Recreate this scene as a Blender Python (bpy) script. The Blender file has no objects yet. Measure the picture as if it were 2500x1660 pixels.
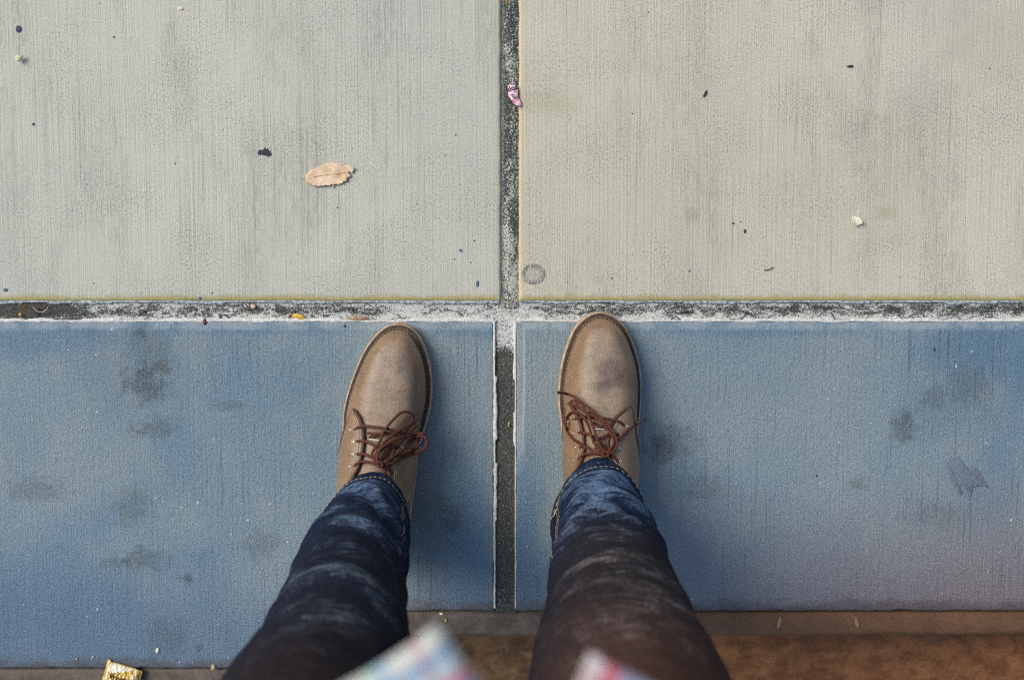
import bpy, bmesh, math, random
import numpy as np
from mathutils import Vector, Matrix, noise as mnoise
from mathutils.bvhtree import BVHTree

random.seed(7)
rng = np.random.default_rng(7)
SC = bpy.context.scene
COL = SC.collection
R = math.radians

# ------------------------------------------------------------------ camera, light, exposure
CAM_H, TILT, FPX = 1.20, R(4.0), 2430.0      # eye height, backward tilt, focal length in photo pixels (2500 wide)
cam_data = bpy.data.cameras.new('camera')
cam = bpy.data.objects.new('camera', cam_data)
COL.objects.link(cam)
cam.location = (0, 0, CAM_H)
cam.rotation_euler = (-TILT, 0, 0)
cam_data.sensor_width = 36.0
cam_data.lens = 36.0 * FPX / 2500.0
cam_data.clip_start, cam_data.clip_end = 0.02, 200.0
cam_data.dof.use_dof = True
cam_data.dof.focus_distance = 1.175
cam_data.dof.aperture_fstop = 3.8
SC.camera = cam

world = bpy.data.worlds.new('World')
SC.world = world
world.use_nodes = True
wn = world.node_tree
bg = wn.nodes['Background']
sky = wn.nodes.new('ShaderNodeTexSky')
sky.sky_type = 'NISHITA'
sky.sun_disc = False
SUN_EL, SUN_AZ = R(46), R(-62)               # azimuth clockwise from +y (the top of the photograph)
sky.sun_elevation = SUN_EL
sky.sun_rotation = SUN_AZ
sky.dust_density = 4.0
sky.ozone_density = 0.6
sky.air_density = 1.2
wn.links.new(sky.outputs[0], bg.inputs[0])
bg.inputs[1].default_value = 0.10
sun_data = bpy.data.lights.new('sun', 'SUN')
sun_data.energy = 1.5
sun_data.angle = R(32)
sun_data.color = (1.0, 0.95, 0.87)
sun = bpy.data.objects.new('sun', sun_data)
COL.objects.link(sun)
sd = Vector((math.sin(SUN_AZ) * math.cos(SUN_EL), math.cos(SUN_AZ) * math.cos(SUN_EL), math.sin(SUN_EL)))
sun.rotation_euler = sd.to_track_quat('Z', 'Y').to_euler()
SC.view_settings.view_transform = 'Standard'
SC.view_settings.look = 'None'
SC.view_settings.exposure = 0.40
SC.view_settings.gamma = 1.0
SC.render.engine = 'CYCLES'
SC.cycles.use_denoising = False               # keep the fine grain of the concrete
SC.cycles.filter_width = 1.15

# ------------------------------------------------------------------ survey: where a sight line meets a height
CAM = Vector((0, 0, CAM_H))
CA, SA = math.cos(TILT), math.sin(TILT)
def ray(px, py):
    x, y = (px - 1250.0) / FPX, (830.0 - py) / FPX
    return Vector((x, y * CA - SA, -y * SA - CA)).normalized()
def P(px, py, z=0.0):
    d = ray(px, py)
    return CAM + d * ((z - CAM_H) / d.z)
def to_px(p):
    q = Vector(p) - CAM
    xc, yc, zc = q.x, q.y * CA - q.z * SA, -q.y * -SA * -1 - q.z * CA
    zc = -(q.y * SA + q.z * CA)
    return 1250 + FPX * xc / zc, 830 - FPX * yc / zc

# ------------------------------------------------------------------ node helper
class Mat:
    def __init__(s, name, rough=0.8, spec=0.3):
        s.m = bpy.data.materials.new(name)
        s.m.use_nodes = True
        s.nt = s.m.node_tree
        s.b = s.nt.nodes['Principled BSDF']
        s.b.inputs['Roughness'].default_value = rough
        s.b.inputs['Specular IOR Level'].default_value = spec
        s._pos = None
    def _set(s, inp, v):
        if isinstance(v, bpy.types.NodeSocket):
            s.nt.links.new(v, inp)
        elif isinstance(v, (tuple, list)):
            v = tuple(v)
            if inp.type == 'RGBA' and len(v) == 3:
                v = v + (1.0,)
            inp.default_value = v
        else:
            inp.default_value = v
    def pos(s):
        if s._pos is None:
            s._pos = s.nt.nodes.new('ShaderNodeNewGeometry').outputs['Position']
        return s._pos
    def normal(s):
        return s.nt.nodes.new('ShaderNodeNewGeometry').outputs['Normal']
    def uv(s):
        return s.nt.nodes.new('ShaderNodeUVMap').outputs[0]
    def attr(s, name):
        n = s.nt.nodes.new('ShaderNodeAttribute'); n.attribute_name = name
        return n.outputs['Fac']
    def sep(s, v):
        n = s.nt.nodes.new('ShaderNodeSeparateXYZ'); s._set(n.inputs[0], v)
        return n.outputs
    def math(s, op, a, b=0.0, clamp=False):
        n = s.nt.nodes.new('ShaderNodeMath'); n.operation = op; n.use_clamp = clamp
        s._set(n.inputs[0], a); s._set(n.inputs[1], b)
        return n.outputs[0]
    def vec(s, op, a, b):
        n = s.nt.nodes.new('ShaderNodeVectorMath'); n.operation = op
        s._set(n.inputs[0], a); s._set(n.inputs[1], b)
        return n.outputs['Value'] if op in ('LENGTH', 'DOT_PRODUCT', 'DISTANCE') else n.outputs[0]
    def noise(s, scale, detail=3.0, rough=0.55, dist=0.0, v=None, off=(0, 0, 0)):
        v = v or s.pos()
        if not isinstance(scale, (tuple, list)):
            scale = (scale,) * 3
        v = s.vec('MULTIPLY', v, scale)
        if any(off):
            v = s.vec('ADD', v, off)
        n = s.nt.nodes.new('ShaderNodeTexNoise')
        s._set(n.inputs['Vector'], v)
        n.inputs['Scale'].default_value = 1.0
        n.inputs['Detail'].default_value = detail
        n.inputs['Roughness'].default_value = rough
        n.inputs['Distortion'].default_value = dist
        return n.outputs[0]
    def vor(s, scale, v=None, feature='F1', out='Distance'):
        n = s.nt.nodes.new('ShaderNodeTexVoronoi'); n.feature = feature
        v = v or s.pos()
        if not isinstance(scale, (tuple, list)):
            scale = (scale,) * 3
        s._set(n.inputs['Vector'], s.vec('MULTIPLY', v, scale)); n.inputs['Scale'].default_value = 1.0
        return n.outputs[out]
    def map(s, v, a, b, c=0.0, d=1.0, smooth=True):
        n = s.nt.nodes.new('ShaderNodeMapRange')
        n.interpolation_type = 'SMOOTHSTEP' if smooth else 'LINEAR'
        s._set(n.inputs[0], v)
        for i, x in enumerate((a, b, c, d)):
            n.inputs[i + 1].default_value = x
        return n.outputs[0]
    def mix(s, f, a, b, mode='MIX'):
        n = s.nt.nodes.new('ShaderNodeMix'); n.data_type = 'RGBA'; n.blend_type = mode
        s._set(n.inputs[0], f); s._set(n.inputs[6], a); s._set(n.inputs[7], b)
        return n.outputs[2]
    def ramp(s, f, stops, const=False):
        n = s.nt.nodes.new('ShaderNodeValToRGB')
        if const: n.color_ramp.interpolation = 'CONSTANT'
        s._set(n.inputs[0], f)
        e = n.color_ramp.elements
        while len(e) < len(stops): e.new(0.5)
        for el, (p, c) in zip(e, stops):
            el.position = p; el.color = tuple(c) + (1.0,)
        return n.outputs[0]
    def spots(s, lst, wobble=0.5, scale=60.0):
        """sum of irregular blotches: (x, y, rx, ry, strength)"""
        p = s.pos()
        nz = s.noise(scale, 3.0, 0.6)
        nz = s.math('MULTIPLY', s.math('SUBTRACT', nz, 0.5), wobble * 2)
        tot = None
        for (x, y, rx, ry, st) in lst:
            q = s.vec('MULTIPLY', s.vec('SUBTRACT', p, (x, y, 0)), (1 / rx, 1 / ry, 0))
            d = s.math('ADD', s.vec('LENGTH', q, (0, 0, 0)), nz)
            f = s.map(d, 1.0, 0.25, 0.0, st)
            tot = f if tot is None else s.math('ADD', tot, f)
        return s.math('MINIMUM', tot, 1.0)
    def bump(s, h, dist=0.001, strength=1.0):
        n = s.nt.nodes.new('ShaderNodeBump')
        n.inputs['Strength'].default_value = strength
        n.inputs['Distance'].default_value = dist
        s._set(n.inputs['Height'], h)
        s.nt.links.new(n.outputs[0], s.b.inputs['Normal'])
    def color(s, c): s._set(s.b.inputs['Base Color'], c)
    def rough(s, v): s._set(s.b.inputs['Roughness'], v)

def simple(name, col, rough=0.7, spec=0.3, var=0.25, scale=400.0, metallic=0.0, bump=0.0):
    m = Mat(name, rough, spec)
    n = m.noise(scale, 3.0, 0.6)
    dark = tuple(c * (1 - var) for c in col); light = tuple(min(1, c * (1 + var)) for c in col)
    m.color(m.mix(m.map(n, 0.3, 0.7), dark, light))
    m.b.inputs['Metallic'].default_value = metallic
    if bump: m.bump(n, bump)
    return m.m

# ------------------------------------------------------------------ object helpers
def new_obj(name, verts, faces, mat=None, parent=None, smooth=True, uv=None):
    me = bpy.data.meshes.new(name)
    me.from_pydata([tuple(v) for v in verts], [], [tuple(f) for f in faces])
    me.update()
    if smooth:
        me.polygons.foreach_set('use_smooth', [True] * len(me.polygons))
    if uv is not None:
        lay = me.uv_layers.new(name='UVMap')
        li = np.empty(len(me.loops), dtype=np.int32); me.loops.foreach_get('vertex_index', li)
        lay.data.foreach_set('uv', np.asarray(uv, dtype=np.float32)[li].ravel())
    o = bpy.data.objects.new(name, me)
    COL.objects.link(o)
    if mat: me.materials.append(mat)
    if parent: o.parent = parent
    return o
def tag(o, label=None, cat=None, group=None, kind=None):
    if label: o['label'] = label
    if cat: o['category'] = cat
    if group: o['group'] = group
    if kind: o['kind'] = kind
    return o
def setattr_float(o, name, vals):
    a = o.data.attributes.new(name, 'FLOAT', 'POINT')
    a.data.foreach_set('value', np.asarray(vals, dtype=np.float32))
def bevel_mod(o, w, seg=2):
    m = o.modifiers.new('bevel', 'BEVEL'); m.width = w; m.segments = seg; m.limit_method = 'ANGLE'
    return o
def solid(o, t, offset=0.0):
    m = o.modifiers.new('solid', 'SOLIDIFY'); m.thickness = t; m.offset = offset
    return o

def catmull(pts, n=10, closed=False):
    pts = [np.asarray(p, float) for p in pts]
    if closed: ext = [pts[-1]] + pts + pts[:2]
    else: ext = [2 * pts[0] - pts[1]] + pts + [2 * pts[-1] - pts[-2]]
    out = []
    for i in range(1, len(ext) - 2):
        p0, p1, p2, p3 = ext[i - 1:i + 3]
        for k in range(n):
            t = k / n
            out.append(0.5 * (2 * p1 + (p2 - p0) * t + (2 * p0 - 5 * p1 + 4 * p2 - p3) * t * t + (3 * p1 - p0 - 3 * p2 + p3) * t ** 3))
    if not closed: out.append(pts[-1])
    return [Vector(p) for p in out]

class Geo:
    """collects pieces for one mesh object"""
    def __init__(s): s.v, s.f = [], []
    def add(s, v, f):
        b = len(s.v); s.v += [tuple(x) for x in v]; s.f += [tuple(i + b for i in q) for q in f]
    def tube(s, pts, r, seg=8, cap=True):
        pts = [Vector(p) for p in pts]
        n = len(pts); rings = []
        t0 = (pts[1] - pts[0]).normalized()
        up = Vector((0, 0, 1)) if abs(t0.z) < 0.9 else Vector((1, 0, 0))
        u = t0.cross(up).normalized()
        V = []
        for i, p in enumerate(pts):
            t = (pts[min(i + 1, n - 1)] - pts[max(i - 1, 0)])
            t = t.normalized() if t.length > 1e-9 else t0
            u = (u - t * u.dot(t)); u = u.normalized() if u.length > 1e-9 else t.orthogonal().normalized()
            w = t.cross(u)
            rr = r[i] if hasattr(r, '__len__') else r
            for k in range(seg):
                a = 2 * math.pi * k / seg
                V.append(p + (u * math.cos(a) + w * math.sin(a)) * rr)
        F = []
        for i in range(n - 1):
            for k in range(seg):
                k2 = (k + 1) % seg
                F.append((i * seg + k, i * seg + k2, (i + 1) * seg + k2, (i + 1) * seg + k))
        if cap:
            F.append(tuple(range(seg))[::-1]); F.append(tuple((n - 1) * seg + k for k in range(seg)))
        s.add(V, F)
    def box(s, c, ax, ay, az):
        c, ax, ay, az = map(Vector, (c, ax, ay, az))
        V = [c + ax * i + ay * j + az * k for k in (-1, 1) for j in (-1, 1) for i in (-1, 1)]
        s.add(V, [(0, 2, 3, 1), (4, 5, 7, 6), (0, 1, 5, 4), (2, 6, 7, 3), (0, 4, 6, 2), (1, 3, 7, 5)])
    def torus(s, c, nrm, R0, r0, seg=18, rs=8):
        nrm = Vector(nrm).normalized(); u = nrm.orthogonal().normalized(); w = nrm.cross(u); c = Vector(c)
        V, F = [], []
        for i in range(seg):
            a = 2 * math.pi * i / seg; d = u * math.cos(a) + w * math.sin(a)
            for k in range(rs):
                b = 2 * math.pi * k / rs
                V.append(c + d * (R0 + r0 * math.cos(b)) + nrm * r0 * math.sin(b))
        for i in range(seg):
            for k in range(rs):
                F.append((i * rs + k, ((i + 1) % seg) * rs + k, ((i + 1) % seg) * rs + (k + 1) % rs, i * rs + (k + 1) % rs))
        s.add(V, F)
    def obj(s, name, mat, parent=None, smooth=True):
        return new_obj(name, s.v, s.f, mat, parent, smooth)

def grid_faces(nu, nv, wrap=False):
    F = []
    for j in range(nv - 1):
        for i in range(nu if wrap else nu - 1):
            i2 = (i + 1) % nu
            F.append((j * nu + i, j * nu + i2, (j + 1) * nu + i2, (j + 1) * nu + i))
    return F
def N3(x, y, z=0.0): return mnoise.noise(Vector((x, y, z)))

# ================================================================== SETTING
Y_UP, Y_LO = P(1250, 737).y, P(1250, 783).y                 # the cross joint
VX = (P(1224, 400).x, P(1266, 400).x)                       # joint between the two pale slabs
WX = (P(1208, 1150).x, P(1258, 1150).x)                     # joint between the two blue slabs
Y_EDGE = P(1250, 1492).y                                    # kerb-side edge, right of the left leg
Y_EDGE_L = P(250, 1632).y                                   # kerb-side edge at the left
X_JOG = P(860, 1500).x
Y_KERB = P(1250, 1560, -0.008).y

# ---- materials of the ground
def pale_concrete(name, warm):
    m = Mat(name, 0.88, 0.2)
    x, y, z = m.sep(m.pos())
    big = m.noise(2.6, 4.0, 0.55)
    base = m.mix(m.map(big, 0.3, 0.7), (0.492, 0.487, 0.402), (0.556, 0.545, 0.450)) if warm else \
           m.mix(m.map(big, 0.3, 0.7), (0.462, 0.482, 0.430), (0.525, 0.536, 0.470))
    # broom strokes run along y
    l1 = m.noise((420, 4.0, 1), 2.0, 0.6)
    l2 = m.noise((210, 2.2, 1), 3.0, 0.7, off=(5, 3, 0))
    fade = m.map(m.noise((7, 4, 1), 4.0, 0.65, 0.5), 0.38, 0.66, 0.0, 1.0)
    line = m.math('MULTIPLY', m.map(l1, 0.46, 0.30), fade)
    line2 = m.math('MULTIPLY', m.map(l2, 0.40, 0.27), m.map(m.noise((30, 5, 1), 3, 0.6, off=(9, 1, 0)), 0.42, 0.62))
    col = m.mix(m.math('MULTIPLY', line, 0.34), base, (0.17, 0.19, 0.18))
    col = m.mix(m.math('MULTIPLY', line2, 0.70), col, (0.10, 0.12, 0.11))
    # pores and specks of dirt
    grit = m.noise((640, 430, 1), 3.0, 0.75)
    patch = m.map(m.noise(9.0, 4.0, 0.6, off=(2, 8, 0)), 0.38, 0.66, 0.25, 1.0)
    col = m.mix(m.math('MULTIPLY', m.map(grit, 0.49, 0.33), patch), col, (0.14, 0.155, 0.15))
    col = m.mix(m.math('MULTIPLY', m.map(grit, 0.56, 0.70), 0.55), col, (0.74, 0.74, 0.70))
    sp = m.noise(170.0, 1.0, 0.5, off=(0, 40, 0))
    col = m.mix(m.math('MULTIPLY', m.map(sp, 0.755, 0.785), m.map(m.noise(24, 2, .5), 0.45, 0.6)), col, (0.05, 0.06, 0.07))
    gm = m.math('MULTIPLY', m.map(m.noise((16, 3.5, 1), 5.0, 0.65, 0.4, off=(11, 2, 0)), 0.46, 0.70), m.map(m.noise((700, 60, 1), 3, .7), .62, .38))
    col = m.mix(m.math('MULTIPLY', gm, 0.42), col, (0.16, 0.175, 0.165))
    # yellow film of algae along the joints
    ny = m.math('ADD', y, m.math('MULTIPLY', m.math('SUBTRACT', m.noise((45, 45, 1), 3, .6), 0.5), 0.010))
    edge = m.map(ny, Y_UP + 0.011, Y_UP + 0.003)
    col = m.mix(m.math('MULTIPLY', edge, 0.9), col, (0.34, 0.31, 0.12))
    vx = VX[1] if warm else VX[0]
    nx = m.math('ABSOLUTE', m.math('SUBTRACT', m.math('ADD', x, m.math('MULTIPLY', m.math('SUBTRACT', m.noise((60, 8, 1), 3, .6), 0.5), 0.006)), vx))
    col = m.mix(m.math('MULTIPLY', m.map(nx, 0.012, 0.001), 0.55), col, (0.60, 0.50, 0.28) if warm else (0.38, 0.38, 0.25))
    # stains
    if warm:
        blue = m.map(m.noise(3.4, 3.0, 0.6, off=(4, 4, 0)), 0.5, 0.72, 0.0, 0.45)
        col = m.mix(blue, col, m.mix(1.0, col, (0.88, 0.92, 1.0), 'MULTIPLY'))
        st = m.spots([(P(1345, 250).x, P(1345, 250).y, .050, .022, .30), (P(1690, 525).x, P(1690, 525).y, .012, .012, .40),
                      (P(2160, 520).x, P(2160, 520).y, .022, .013, .35), (P(1960, 230).x, P(1960, 230).y, .05, .05, .10)], 0.5, 90)
        col = m.mix(st, col, m.mix(1.0, col, (0.70, 0.63, 0.45), 'MULTIPLY'))
        gr = m.spots([(P(2110, 320).x, P(2110, 320).y, .06, .03, .25), (P(2200, 420).x, P(2200, 420).y, .08, .11, .25), (P(2250, 280).x, P(2250, 280).y, .07, .05, .2), (P(2440, 110).x, P(2440, 110).y, .10, .08, .22)], 0.8, 40)
        dots = m.map(m.noise(560, 3.0, 0.6, off=(7, 7, 7)), 0.56, 0.40)
        col = m.mix(m.math('MULTIPLY', gr, m.math('ADD', m.math('MULTIPLY', dots, 0.45), 0.22)), col, (0.20, 0.21, 0.16))
        # old round gum mark by the corner
        c = P(1303, 670)
        q = m.vec('LENGTH', m.vec('MULTIPLY', m.vec('SUBTRACT', m.pos(), (c.x, c.y, 0)), (1 / .0152, 1 / .0130, 0)), (0, 0, 0))
        ring = m.math('MULTIPLY', m.map(q, 1.0, 0.93), m.map(q, 0.35, 0.95, 0.25, 0.95))
        ring = m.math('MULTIPLY', ring, m.map(m.noise((420, 160, 1), 2, .6, off=(3, 0, 0)), 0.60, 0.42, 0.35, 1.15))
        col = m.mix(m.math('MINIMUM', ring, 0.92), col, (0.14, 0.155, 0.155))
    h = m.math('ADD', m.math('MULTIPLY', l1, 1.1), m.math('MULTIPLY', grit, 0.8))
    h = m.math('ADD', h, m.math('MULTIPLY', l2, 0.8))
    m.bump(h, 0.0013, 0.55)
    m.color(col)
    return m.m

def blue_concrete(name):
    m = Mat(name, 0.8, 0.25)
    x, y, z = m.sep(m.pos())
    big = m.noise(3.2, 4.0, 0.55, off=(1, 6, 0))
    mid = m.noise((14, 9, 1), 4.0, 0.6, off=(3, 1, 0))
    base = m.mix(m.map(big, 0.33, 0.66), (0.180, 0.278, 0.362), (0.272, 0.355, 0.400))
    base = m.mix(m.map(mid, 0.42, 0.68, 0.0, 0.55), base, (0.300, 0.365, 0.390))
    # deeper blue patches; the ones between the legs are shade painted into the colour
    blue_and_shade = m.spots([(P(1130, 1330).x, P(1130, 1330).y, .07, .16, .6), (P(1285, 1300).x, P(1285, 1300).y, .035, .13, .7), (P(60, 820).x, P(60, 820).y, .16, .04, .5),
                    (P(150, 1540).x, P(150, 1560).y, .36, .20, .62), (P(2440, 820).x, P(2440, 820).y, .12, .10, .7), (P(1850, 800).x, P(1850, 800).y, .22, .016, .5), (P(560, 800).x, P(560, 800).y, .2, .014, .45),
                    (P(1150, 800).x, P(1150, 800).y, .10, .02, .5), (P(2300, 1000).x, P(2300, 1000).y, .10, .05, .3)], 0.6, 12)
    base = m.mix(m.math('MULTIPLY', blue_and_shade, 0.85), base, (0.080, 0.195, 0.335))
    olive = m.spots([(P(1030, 1330).x, P(1030, 1330).y, .055, .14, .8), (P(1010, 1440).x, P(1010, 1440).y, .06, .06, .6), (P(330, 900).x, P(330, 900).y, .09, .09, .35), (P(2350, 950).x, P(2350, 950).y, .10, .10, .3), (P(1030, 1180).x, P(1030, 1180).y, .03, .08, .5)], 0.4, 14)
    base = m.mix(m.math('MULTIPLY', olive, 0.5), base, (0.165, 0.205, 0.205))
    mauve = m.map(m.math('ADD', y, m.math('MULTIPLY', m.math('SUBTRACT', big, 0.5), 0.10)), Y_EDGE + 0.10, Y_EDGE - 0.03)
    base = m.mix(m.math('MULTIPLY', mauve, 0.5), base, (0.135, 0.190, 0.285))
    # warm light leak painted into the slab colour near the kerb, at the right
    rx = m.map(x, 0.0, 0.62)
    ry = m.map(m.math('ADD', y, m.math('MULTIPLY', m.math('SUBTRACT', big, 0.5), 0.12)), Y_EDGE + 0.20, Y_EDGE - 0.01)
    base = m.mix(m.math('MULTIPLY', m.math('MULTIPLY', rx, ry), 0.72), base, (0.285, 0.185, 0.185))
    # grainy float finish with faint broom lines
    grit = m.noise((640, 470, 1), 4.0, 0.75)
    fine = m.noise(820.0, 2.0, 0.6)
    l1 = m.noise((380, 6.0, 1), 2.0, 0.6)
    lines = m.math('MULTIPLY', m.map(l1, 0.44, 0.28), m.map(m.noise((6, 3, 1), 3, .6, off=(0, 5, 0)), 0.42, 0.66, 0.1, 1.0))
    col = m.mix(m.math('MULTIPLY', m.map(grit, 0.50, 0.30), 0.85), base, m.mix(1.0, base, (0.22, 0.28, 0.34), 'MULTIPLY'))
    col = m.mix(m.math('MULTIPLY', m.map(grit, 0.54, 0.70), 0.7), col, (0.46, 0.55, 0.61))
    col = m.mix(m.math('MULTIPLY', lines, 0.6), col, (0.045, 0.08, 0.12))
    col = m.mix(m.math('MULTIPLY', m.map(m.noise(150, 1, .5, off=(8, 0, 0)), 0.765, 0.79), 0.8), col, (0.7, 0.74, 0.74))
    # dirty prints
    D = [(355, 935, .032, .028, .85), (370, 860, .035, .035, .42), (400, 900, .014, .012, .5), (385, 1045, .024, .016, .62), (330, 1050, .014, .012, .4),
         (325, 1235, .03, .030, .5), (90, 1195, .045, .02, .5), (350, 1365, .034, .02, .65), (275, 1375, .022, .012, .45), (457, 1413, .010, .008, 1.0),
         (560, 990, .024, .008, .5), (1640, 1075, .036, .03, .62), (1610, 1100, .02, .02, .5), (1720, 1190, .03, .02, .4), (2205, 1045, .020, .024, .85),
         (2212, 1015, .012, .012, .5), (2285, 970, .022, .018, .55), (2370, 940, .03, .03, .5), (2095, 1180, .013, .010, .6), (2290, 1260, .045, .02, .35),
         (1110, 1265, .018, .02, .6), (640, 1330, .030, .025, .45), (410, 1555, .03, .035, .5), (485, 1583, .007, .006, .8), (345, 815, .009, .009, .9), (1040, 1300, .04, .07, .4)]
    st = m.spots([(P(a, b).x, P(a, b).y, rx_ * 1.15, ry_ * 1.15, s_) for a, b, rx_, ry_, s_ in D], 0.95, 75)
    st = m.math('MULTIPLY', st, m.map(m.noise((260, 190, 1), 4, .7, off=(5, 5, 0)), .30, .55, .45, 1.25))
    col = m.mix(m.math('MULTIPLY', st, m.map(grit, 0.3, 0.66, 0.85, 0.32)), col, (0.070, 0.084, 0.086))
    dn = m.math('MULTIPLY', m.math('SUBTRACT', m.noise((35, 70, 1), 4, .65, off=(6, 0, 0)), 0.5), 0.034)
    ye = m.map(x, X_JOG - .001, X_JOG + .001, Y_EDGE_L, Y_EDGE, False)
    ed = m.map(m.math('ADD', m.math('SUBTRACT', y, ye), dn), 0.020, -0.002)
    col = m.mix(m.math('MULTIPLY', ed, 0.8), col, m.mix(m.map(fine, .3, .7), (0.060, 0.052, 0.055), (0.130, 0.105, 0.100)))
    # smooth grey margin left by the edging trowel
    ny = m.math('ADD', y, m.math('MULTIPLY', m.math('SUBTRACT', m.noise((30, 30, 1), 3, .6), 0.5), 0.006))
    mt = m.map(ny, Y_LO - 0.0135, Y_LO - 0.0065)
    dx = m.math('SUBTRACT', x, WX[1])
    nxx = m.math('ADD', dx, m.math('MULTIPLY', m.math('SUBTRACT', m.noise((30, 12, 1), 3, .6), 0.5), 0.005))
    mr = m.math('MULTIPLY', m.map(nxx, 0.0125, 0.0085), m.map(dx, -0.004, -0.002))
    mr = m.math('MULTIPLY', mr, m.map(y, -0.26, -0.16))
    marg = m.math('MAXIMUM', m.math('MULTIPLY', mt, m.map(m.noise((40, 40, 1), 3, .6, off=(2, 2, 0)), .3, .6, .15, .6)), m.math('MULTIPLY', mr, m.map(grit, .3, .6, .4, .85)))
    col = m.mix(marg, col, m.mix(m.map(fine, .3, .7), (0.27, 0.325, 0.37), (0.37, 0.42, 0.45)))
    m.color(col)
    h = m.math('ADD', m.math('MULTIPLY', grit, 1.5), m.math('MULTIPLY', l1, 0.7))
    h = m.math('ADD', h, m.math('MULTIPLY', m.noise((170, 110, 1), 3, .6), 1.1))
    h = m.mix(marg, h, (0.5, 0.5, 0.5))
    m.bump(h, 0.0016, 0.9)
    return m.m

def sealant(name, mode):
    m = Mat(name, 0.85, 0.25)
    x, y, z = m.sep(m.pos())
    g = m.noise((430, 430, 1), 3.0, 0.68, 0.6)
    fine = m.noise(700.0, 2.0, 0.6)
    pale = m.mix(m.map(fine, 0.3, 0.7), (0.42, 0.45, 0.44), (0.66, 0.68, 0.66))
    dark = m.mix(m.map(fine, 0.35, 0.75), (0.030, 0.034, 0.031), (0.135, 0.145, 0.132))
    if mode == 'cross':
        a = m.noise((24, 62, 1), 5.0, 0.68, 1.2)
        cen = m.math('MULTIPLY', m.map(m.math('ABSOLUTE', m.math('SUBTRACT', x, -0.06)), 0.18, 0.03), 0.13)
        low = m.map(y, Y_LO + 0.012, Y_LO + 0.001, 0.0, 0.22)
        rim = m.math('ADD', m.map(y, Y_UP - 0.008, Y_UP - 0.002, 0.0, 0.14), m.math('MULTIPLY', m.math('SUBTRACT', m.noise((75, 140, 1), 3, .6, off=(3, 3, 0)), .5), .55))
        left = m.map(x, -0.48, -0.58, 0.0, -0.28)
        t = m.math('ADD', m.math('ADD', a, cen), m.math('ADD', low, m.math('ADD', rim, left)))
        t = m.math('ADD', t, m.math('MULTIPLY', m.math('SUBTRACT', g, 0.5), 0.95))
        f = m.map(t, 0.40, 0.64)
        crack = m.vor((36, 95, 1), m.vec('ADD', m.pos(), m.vec('MULTIPLY', m.vec('SUBTRACT', m.nt.nodes.new('ShaderNodeTexNoise').outputs[1], (.5, .5, .5)), (.004, .004, 0))), 'DISTANCE_TO_EDGE')
        ck = m.math('MULTIPLY', m.map(crack, 0.035, 0.01), m.map(m.noise((22, 40, 1), 2, .5, off=(1, 9, 0)), 0.5, 0.62))
        bl = m.map(y, Y_UP - 0.006, Y_UP, 0.0, 0.7)
        pale = m.mix(bl, pale, (0.27, 0.34, 0.39))
        col = m.mix(f, dark, pale)
        col = m.mix(m.math('MULTIPLY', ck, 0.9), col, (0.02, 0.026, 0.03))
        col = m.mix(m.spots([(P(54, 756).x, P(54, 756).y, .006, .010, .6), (P(89, 750).x, P(89, 750).y, .006, .007, .4)], .6, 300), col, (0.13, 0.055, 0.012))
        h = m.math('ADD', f, m.math('MULTIPLY', ck, -1.5))
    elif mode == 'upper':
        a = m.noise((70, 28, 1), 3.0, 0.6, 0.5, off=(2, 2, 0))
        grow = m.map(y, 0.10, -0.03, 0.0, 0.14)
        t = m.math('ADD', m.math('ADD', a, grow), m.math('MULTIPLY', m.math('SUBTRACT', g, 0.5), 1.6))
        f = m.map(t, 0.41, 0.60)
        col = m.mix(f, dark, m.mix(1.0, pale, (0.86, 0.85, 0.78), 'MULTIPLY'))
        wl = m.map(x, VX[0] + .0042, VX[0] + .0018)
        col = m.mix(m.math('MULTIPLY', wl, .75), col, (0.20, 0.235, 0.24))
        h = f
    else:
        a = m.noise((50, 28, 1), 3.0, 0.6, 0.5, off=(6, 2, 0))
        top = m.map(y, -0.115, -0.075, -0.42, 0.55)
        t = m.math('ADD', m.math('ADD', a, top), m.math('MULTIPLY', m.math('SUBTRACT', g, 0.5), 1.1))
        f = m.map(t, 0.52, 0.7)
        gl = m.map(m.noise(420, 1.0, .5, off=(1, 1, 1)), 0.63, 0.73, 0.0, 0.75)
        dk = m.mix(gl, dark, (0.34, 0.36, 0.34))
        col = m.mix(f, dk, pale)
        h = m.math('ADD', f, gl)
    m.color(col)
    m.bump(m.math('ADD', h, m.math('MULTIPLY', g, 1.2)), 0.0012, 0.9)
    return m.m

M_PALE_L, M_PALE_R = pale_concrete('pale_concrete_grey', False), pale_concrete('pale_concrete_warm', True)
M_BLUE = blue_concrete('blue_concrete')
M_SEAL_X, M_SEAL_U, M_SEAL_L = sealant('sealant_cross', 'cross'), sealant('sealant_pale', 'upper'), sealant('sealant_black', 'lower')
def lip_mat(name, a, b):
    m = Mat(name, 0.75, 0.3)
    n = m.noise(260, 4, .65)
    m.color(m.mix(m.map(n, .35, .65), a, b)); m.bump(n, 0.0015, 0.8)
    return m.m
M_LIP = lip_mat('old_white_paint', (0.50, 0.52, 0.51), (0.74, 0.75, 0.73))
M_LIP_B = lip_mat('old_bluegrey_paint', (0.15, 0.19, 0.23), (0.50, 0.56, 0.58))

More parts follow.
